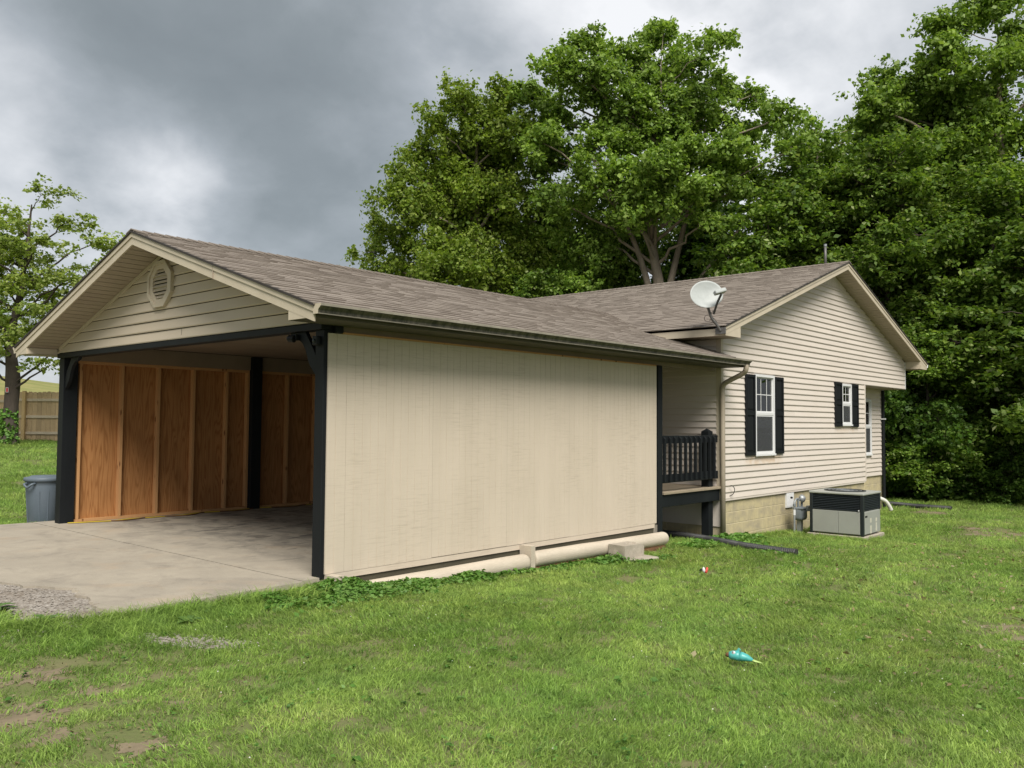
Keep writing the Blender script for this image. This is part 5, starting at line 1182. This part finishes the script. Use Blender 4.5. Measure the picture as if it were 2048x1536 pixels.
BARE = [(-2.98, -1.18, .25, .2), (-3.29, -1.88, .28, .2), (-3.28, -2.36, .18, .25), (-2.87, -1.72, .16, .3), (-3.03, -2.78, .2, .28), (-2.6, -2.3, .14, .3), (-2.75, -1.05, .16, .1), (-2.55, -1.35, .13, .15), (-.458, -2.453, .16, .3), (.547, -2.894, .12, .35), (3.28, -1.256, .2, .25), (3.55, -5.2, .45, .4), (4.3, -5.3, .5, .4), (13.7, -2.8, .8, .15), (.106, -3.748, .12, .4), (17.6, -.6, .7, .1), (14.36, -2.35, .6, .3), (-2.1, -.7, .12, .12), (-1.98, -1.05, .11, .12), (-1.80, -1.35, .10, .12), (15.8, -1.6, .5, .4), (5.2, -1.9, .4, .6), (-1.2, -2.2, .1, .4), (2.0, -3.2, .15, .5), (6.9, -3.4, .5, .6), (9.5, -3.8, .7, .6)]
def scatter(n, rlo, rhi, a0, a1, rng):
    r = np.sqrt(rng.uniform(rlo**2, rhi**2, n)); a = rng.uniform(a0, a1, n)
    return CAM.x+r*np.cos(a), CAM.y+r*np.sin(a)
def lawn():
    rng = np.random.default_rng(8); XS, YS, SCL, IDX = [], [], [], []
    a0, a1 = YAW-rad(36), YAW+rad(36)
    for rlo, rhi, dens, sc_ in ((1.8, 6.0, 260, .95), (6.0, 10.0, 170, 1.1), (10, 16, 85, 1.4), (16, 24, 42, 1.8), (24, 34, 20, 2.4)):
        n = int(dens*.5*(rhi**2-rlo**2)*(a1-a0)); x, y = scatter(n, rlo, rhi, a0, a1, rng)
        keep = ~SLABS(x, y); keep &= ~((x > 21.6) & (y < 12)); keep &= ~((y > 7.5) & (x > 7.5))
        pr = np.ones(n)
        for bx_, by_, br, p in BARE:
            d = np.hypot(x-bx_, y-by_)/br*(1+.35*np.sin(7*np.arctan2(y-by_, x-bx_)+bx_*9)); pr = np.minimum(pr, np.clip(p+(1-p)*np.clip((d-.6)/.7, 0, 1), 0, 1))
        # thin worn track down the right side, patchy ground at lower left
        tr = np.exp(-((y+2.6-.02*(x-10)+.25*np.sin(x*.8))/.45)**2)*np.clip((x-6)/6, 0, 1); pr *= 1-.45*tr
        lf = np.clip((-1.9-x)/1.0, 0, 1)*np.clip((-.9-y)/.5, 0, 1); pr *= 1-.42*lf*(np.sin(x*9+y*5)*np.sin(y*8-x*4) > -.15)
        keep &= rng.random(n) < pr
        x, y = x[keep], y[keep]; s = sc_*rng.uniform(.75, 1.25, len(x)); idx = rng.integers(0, 5, len(x))
        XS.append(x); YS.append(y); SCL.append(s); IDX.append(idx)
    # longer unmown grass along edges
    def strip(p0, p1, w, n, s0=.8, s1=1.3):
        t = rng.random(n); d = rng.normal(0, w, n); dx, dy = p1[0]-p0[0], p1[1]-p0[1]; L = math.hypot(dx, dy)
        x = p0[0]+dx*t-dy/L*d; y = p0[1]+dy*t+dx/L*d; k2 = ~SLABS(x, y); XS.append(x[k2]); YS.append(y[k2]); SCL.append(rng.uniform(s0, s1, k2.sum())); IDX.append(rng.integers(5, 7, k2.sum()))
    strip((-2.25, -.12), (-.1, -.12), .10, 260); strip((-2.3, -.35), (-.3, -.30), .16, 200, .6, 1.0); strip((-2.75, .5), (-2.2, -.2), .15, 120, .6, 1.1); strip((-2.6, -.3), (-1.8, -.6), .2, 110, .5, .9)
    strip((8.2, -.08), (10.3, -.1), .06, 90, .5, .9); strip((6.2, -.1), (8.0, -.1), .15, 80, .5, .9); strip((hx0-.1, hy0-.1), (hx0-.1, hy1), .06, 60, .5, .9); strip((hx0-.1, hy0-.14), (hx1, hy0-.14), .06, 50, .5, .9); strip((6.5, -1.7), (7.1, -.3), .16, 110, .5, .8); strip((.1, 6.86), (-.5, 6.9), .06, 60, .6, 1.0)
    x, y = scatter(420, 2.5, 13, a0, a1, rng); k2 = ~SLABS(x, y) & ~((x > 8) & (y > 0)); XS.append(x[k2]); YS.append(y[k2]); SCL.append(rng.uniform(.3, .62, k2.sum())); IDX.append(rng.integers(5, 7, k2.sum()))
    x, y, s, idx = map(np.concatenate, (XS, YS, SCL, IDX)); n = len(x)
    z = ground(x, y)-.004
    th_ = 2.2*np.sin(x*.9+1.1*np.sin(y*.7))+1.8*np.sin(y*1.1+.8*np.sin(x*.8))+rng.normal(0, .8, n)
    rot = np.stack([rng.normal(0, .1, n), rng.normal(0, .1, n), th_], 1)
    me = bpy.data.meshes.new('lawn_grass'); me.vertices.add(n); me.vertices.foreach_set('co', np.stack([x, y, z], 1).astype(np.float32).ravel())
    for nm, tp, key, dat in (('rot', 'FLOAT_VECTOR', 'vector', rot), ('scl', 'FLOAT', 'value', s), ('idx', 'INT', 'value', idx)):
        at = me.attributes.new(nm, tp, 'POINT'); at.data.foreach_set(key, np.asarray(dat, np.int32 if tp == 'INT' else np.float32).ravel())
    me.materials.append(MAT['grass'])
    o = link(bpy.data.objects.new('lawn_grass', me)); tag(o, 'short patchy green lawn in front of the house', 'grass', kind='stuff')
    ng = bpy.data.node_groups.new('scatter_tufts', 'GeometryNodeTree')
    ng.interface.new_socket('Geometry', in_out='INPUT', socket_type='NodeSocketGeometry'); ng.interface.new_socket('Geometry', in_out='OUTPUT', socket_type='NodeSocketGeometry')
    gi = ng.nodes.new('NodeGroupInput'); go = ng.nodes.new('NodeGroupOutput'); ip = ng.nodes.new('GeometryNodeInstanceOnPoints'); ci = ng.nodes.new('GeometryNodeCollectionInfo')
    ci.inputs['Collection'].default_value = tcol; ci.inputs['Separate Children'].default_value = True; ci.inputs['Reset Children'].default_value = True
    def na(nm, t): a = ng.nodes.new('GeometryNodeInputNamedAttribute'); a.data_type = t; a.inputs[0].default_value = nm; return a.outputs[0]
    ng.links.new(gi.outputs[0], ip.inputs['Points']); ng.links.new(ci.outputs[0], ip.inputs['Instance']); ip.inputs['Pick Instance'].default_value = True
    ng.links.new(na('idx', 'INT'), ip.inputs['Instance Index']); ng.links.new(na('rot', 'FLOAT_VECTOR'), ip.inputs['Rotation']); ng.links.new(na('scl', 'FLOAT'), ip.inputs['Scale'])
    ng.links.new(ip.outputs[0], go.inputs[0]); md = o.modifiers.new('scatter', 'NODES'); md.node_group = ng
    print('tufts', n)
lawn()

# ------------------------------------------------------------------ ground ivy, clover, weeds, litter
def leaf_bed(name, label, cat, pts, size, mat, up=1.0, kind='stuff', each=1, spread=.03):
    rng = np.random.default_rng(len(pts)); pts = np.asarray(pts); v = leaves(pts, np.full(len(pts), spread), .6, each, size, rng, up)
    o = link(bpy.data.objects.new(name, npmesh(name, v, np.arange(len(v)), 4, mat))); return tag(o, label, cat, kind=kind)
rng = np.random.default_rng(31)
def mound(x0, x1, yc, wy, h, n):
    x = rng.uniform(x0, x1, n); y = yc+rng.normal(0, wy, n); hh = .62*h*np.exp(-((y-yc)/(wy*1.6))**2)*(.55+.45*np.sin(x*5.3+1)*np.cos(x*2.1))*rng.uniform(.3, 1, n)
    k2 = ~((x > .0) & (x < 6.0) & (y > -.02)) & ~((x < 0) & (x > -2.2) & (y > -.03)); return np.stack([x, y, ground(x, y)+.02+hh], 1)[k2]
pts = np.concatenate([mound(-.8, .35, -.22, .16, .19, 1800), mound(.1, 2.0, -.30, .10, .13, 1900), mound(-.6, .9, -.48, .14, .09, 900), mound(1.6, 3.0, -.24, .05, .07, 260), mound(2.85, 3.3, -.22, .06, .14, 160), mound(3.2, 4.4, -.26, .07, .07, 340), mound(3.9, 4.6, -.42, .11, .15, 420), mound(4.4, 5.3, -.70, .08, .06, 260), mound(-.9, 1.0, -.45, .16, .05, 500)])
leaf_bed('ground_ivy', 'low green ground ivy growing along the foot of the carport wall', 'ground ivy', pts, .044, 'leaf_ivy', 1.1, each=2, spread=.03)
pts = np.concatenate([mound(6.9, 8.9, -.20, .16, .16, 420), mound(6.3, 7.3, -.32, .14, .07, 360), mound(7.0, 7.9, -.62, .2, .08, 260), mound(6.6, 7.3, -1.5, .12, .06, 200)])
leaf_bed('weed_bed', 'clump of green weeds around the drain pipe and downspout', 'weeds', pts, .075, 'leaf_ivy', .9, each=2, spread=.05)
# clover leaves and flowers over the lawn
x, y = scatter(9000, 2.2, 15, YAW-rad(36), YAW+rad(30), rng); dn = np.sin(x*1.3+2*np.sin(y*.9))*np.sin(y*1.5+x*.4); k2 = (~SLABS(x, y)) & (rng.random(len(x)) < np.clip(.12+dn*.9, .03, 1)) & ~((x > 8) & (y > 0))
x, y = x[k2], y[k2]; leaf_bed('clover', 'patches of clover leaves scattered through the lawn', 'clover', np.stack([x, y, ground(x, y)+rng.uniform(.015, .042, len(x))], 1), .020, 'leaf_ivy', 2.0, each=3, spread=.018)
x, y = scatter(650, 2.4, 14, YAW-rad(36), YAW+rad(20), rng); k2 = (~SLABS(x, y)) & (rng.random(len(x)) < .5) & ~((x > 8) & (y > 0)); x, y = x[k2], y[k2]
ico = [(0, 0, 1), (.9, 0, .3), (-.45, .78, .3), (-.45, -.78, .3), (.45, .78, -.4), (-.9, 0, -.4), (.45, -.78, -.4), (0, 0, -.9)]
ff = [(0, 1, 2), (0, 2, 3), (0, 3, 1), (1, 4, 2), (2, 5, 3), (3, 6, 1), (1, 6, 4), (2, 4, 5), (3, 5, 6), (7, 4, 6), (7, 5, 4), (7, 6, 5)]
fl2 = [([(a+.0046*p[0]*s, b2+.0046*p[1]*s, c+.0046*p[2]*s) for p in ico], ff) for a, b2, c, s in zip(x, y, ground(x, y)+rng.uniform(.03, .055, len(x)), rng.uniform(.6, 1.2, len(x)))]
o = mk('clover_flowers', join(*fl2), 'clover_flower'); tag(o, 'tiny white clover flowers dotted over the lawn', 'flowers', kind='stuff')
x, y = scatter(260, 2.4, 12, YAW-rad(36), YAW+rad(34), rng); k2 = (~SLABS(x, y)) & ~((x > 8) & (y > 0)); x, y = x[k2], y[k2]
leaf_bed('lawn_weeds', 'flat rosettes of plantain and other weeds dotted through the lawn', 'weeds', np.stack([x, y, ground(x, y)+.026], 1), .030, 'leaf_ivy', 1.8, each=7, spread=.045)
# dry leaf litter on the right-hand lawn
x, y = scatter(5200, 6, 20, YAW-rad(36), YAW-rad(8), rng); w_ = np.clip((YAW-np.arctan2(y-CAM.y, x-CAM.x)-rad(10))/rad(18), 0, 1); k2 = (~SLABS(x, y)) & (rng.random(len(x)) < w_*.55); x, y = x[k2], y[k2]
leaf_bed('leaf_litter', 'dry fallen leaves and twigs scattered on the right of the lawn', 'leaf litter', np.stack([x, y, ground(x, y)+rng.uniform(.02, .045, len(x))], 1), .042, 'litter', 1.4)
# straw in the thin grass at lower left
n = 700; x = rng.uniform(-3.6, -2.2, n); y = rng.uniform(-3.2, -.9, n); leaf_bed('dry_thatch', 'straw-coloured dead grass on the bare patches at lower left', 'dead grass', np.stack([x, y, ground(x, y)+.012], 1), .018, 'litter', 1.5)
# broad-leaved weeds near the driveway
def weed(x, y, s, nl, label, seed):
    rn = random.Random(seed); z = gz(x, y); o = thing('weed', label, 'weed', (x, y, z), 'broad-leaved weeds by the driveway'); me = None
    for i in range(nl):
        a = i*2.4+rn.uniform(-.3, .3); el = rn.uniform(.25, .9); L = s*rn.uniform(.7, 1.1); w = L*.24; dx, dy = math.cos(a), math.sin(a); V = []; F = []
        for k2 in range(5):
            t = k2/4; r = L*t; h = L*(el*t-.75*el*t*t)+.015; ww = w*math.sin(math.pi*min(.97, .12+t*.86))
            V += [(dx*r-dy*ww, dy*r+dx*ww, h+.15*ww), (dx*r, dy*r, h-.1*ww), (dx*r+dy*ww, dy*r-dx*ww, h+.15*ww)]
        for k2 in range(4): b2 = 3*k2; F += [(b2, b2+1, b2+4, b2+3), (b2+1, b2+2, b2+5, b2+4)]
        mk('leaf', (V, F), 'leaf_weed', o, (x, y, z), smooth=True)
weed(-2.52, .95, .17, 8, 'dark broad-leaved weed in the gravel by the left picture edge', 1); weed(-2.36, .25, .15, 8, 'broad-leaved weed between gravel and lawn', 2)
weed(-1.63, -.55, .13, 7, 'dock weed in the lawn just below the driveway corner', 3); weed(-2.75, .55, .12, 6, 'small broad-leaved weed lowest at the left picture edge', 4); weed(-1.35, -.25, .12, 7, 'broad-leaved weed in the long grass beside the driveway', 5)
# loose stones
st_ = []
for i in range(900):
    if i % 3: x, y = random.uniform(-2.8, -1.95), random.uniform(-.2, 2.3)
    else:
        t = random.random(); x, y = -2.15+.5*t+random.gauss(0, .05), -.6-.8*t+random.gauss(0, .06)
    s = random.uniform(.004, .016); zb = gz(x, y)+(.005+.046*max(0, 1-max(0, (-2.12-x)/.45)) if i % 3 else .008); st_.append(([(x+s*p[0]*random.uniform(.7, 1.3), y+s*p[1]*random.uniform(.7, 1.3), zb+s*.6*p[2]) for p in ico], ff))
o = mk('loose_gravel', join(*st_), 'pebble'); tag(o, 'loose grey stones scattered over the gravel', 'gravel', kind='stuff')
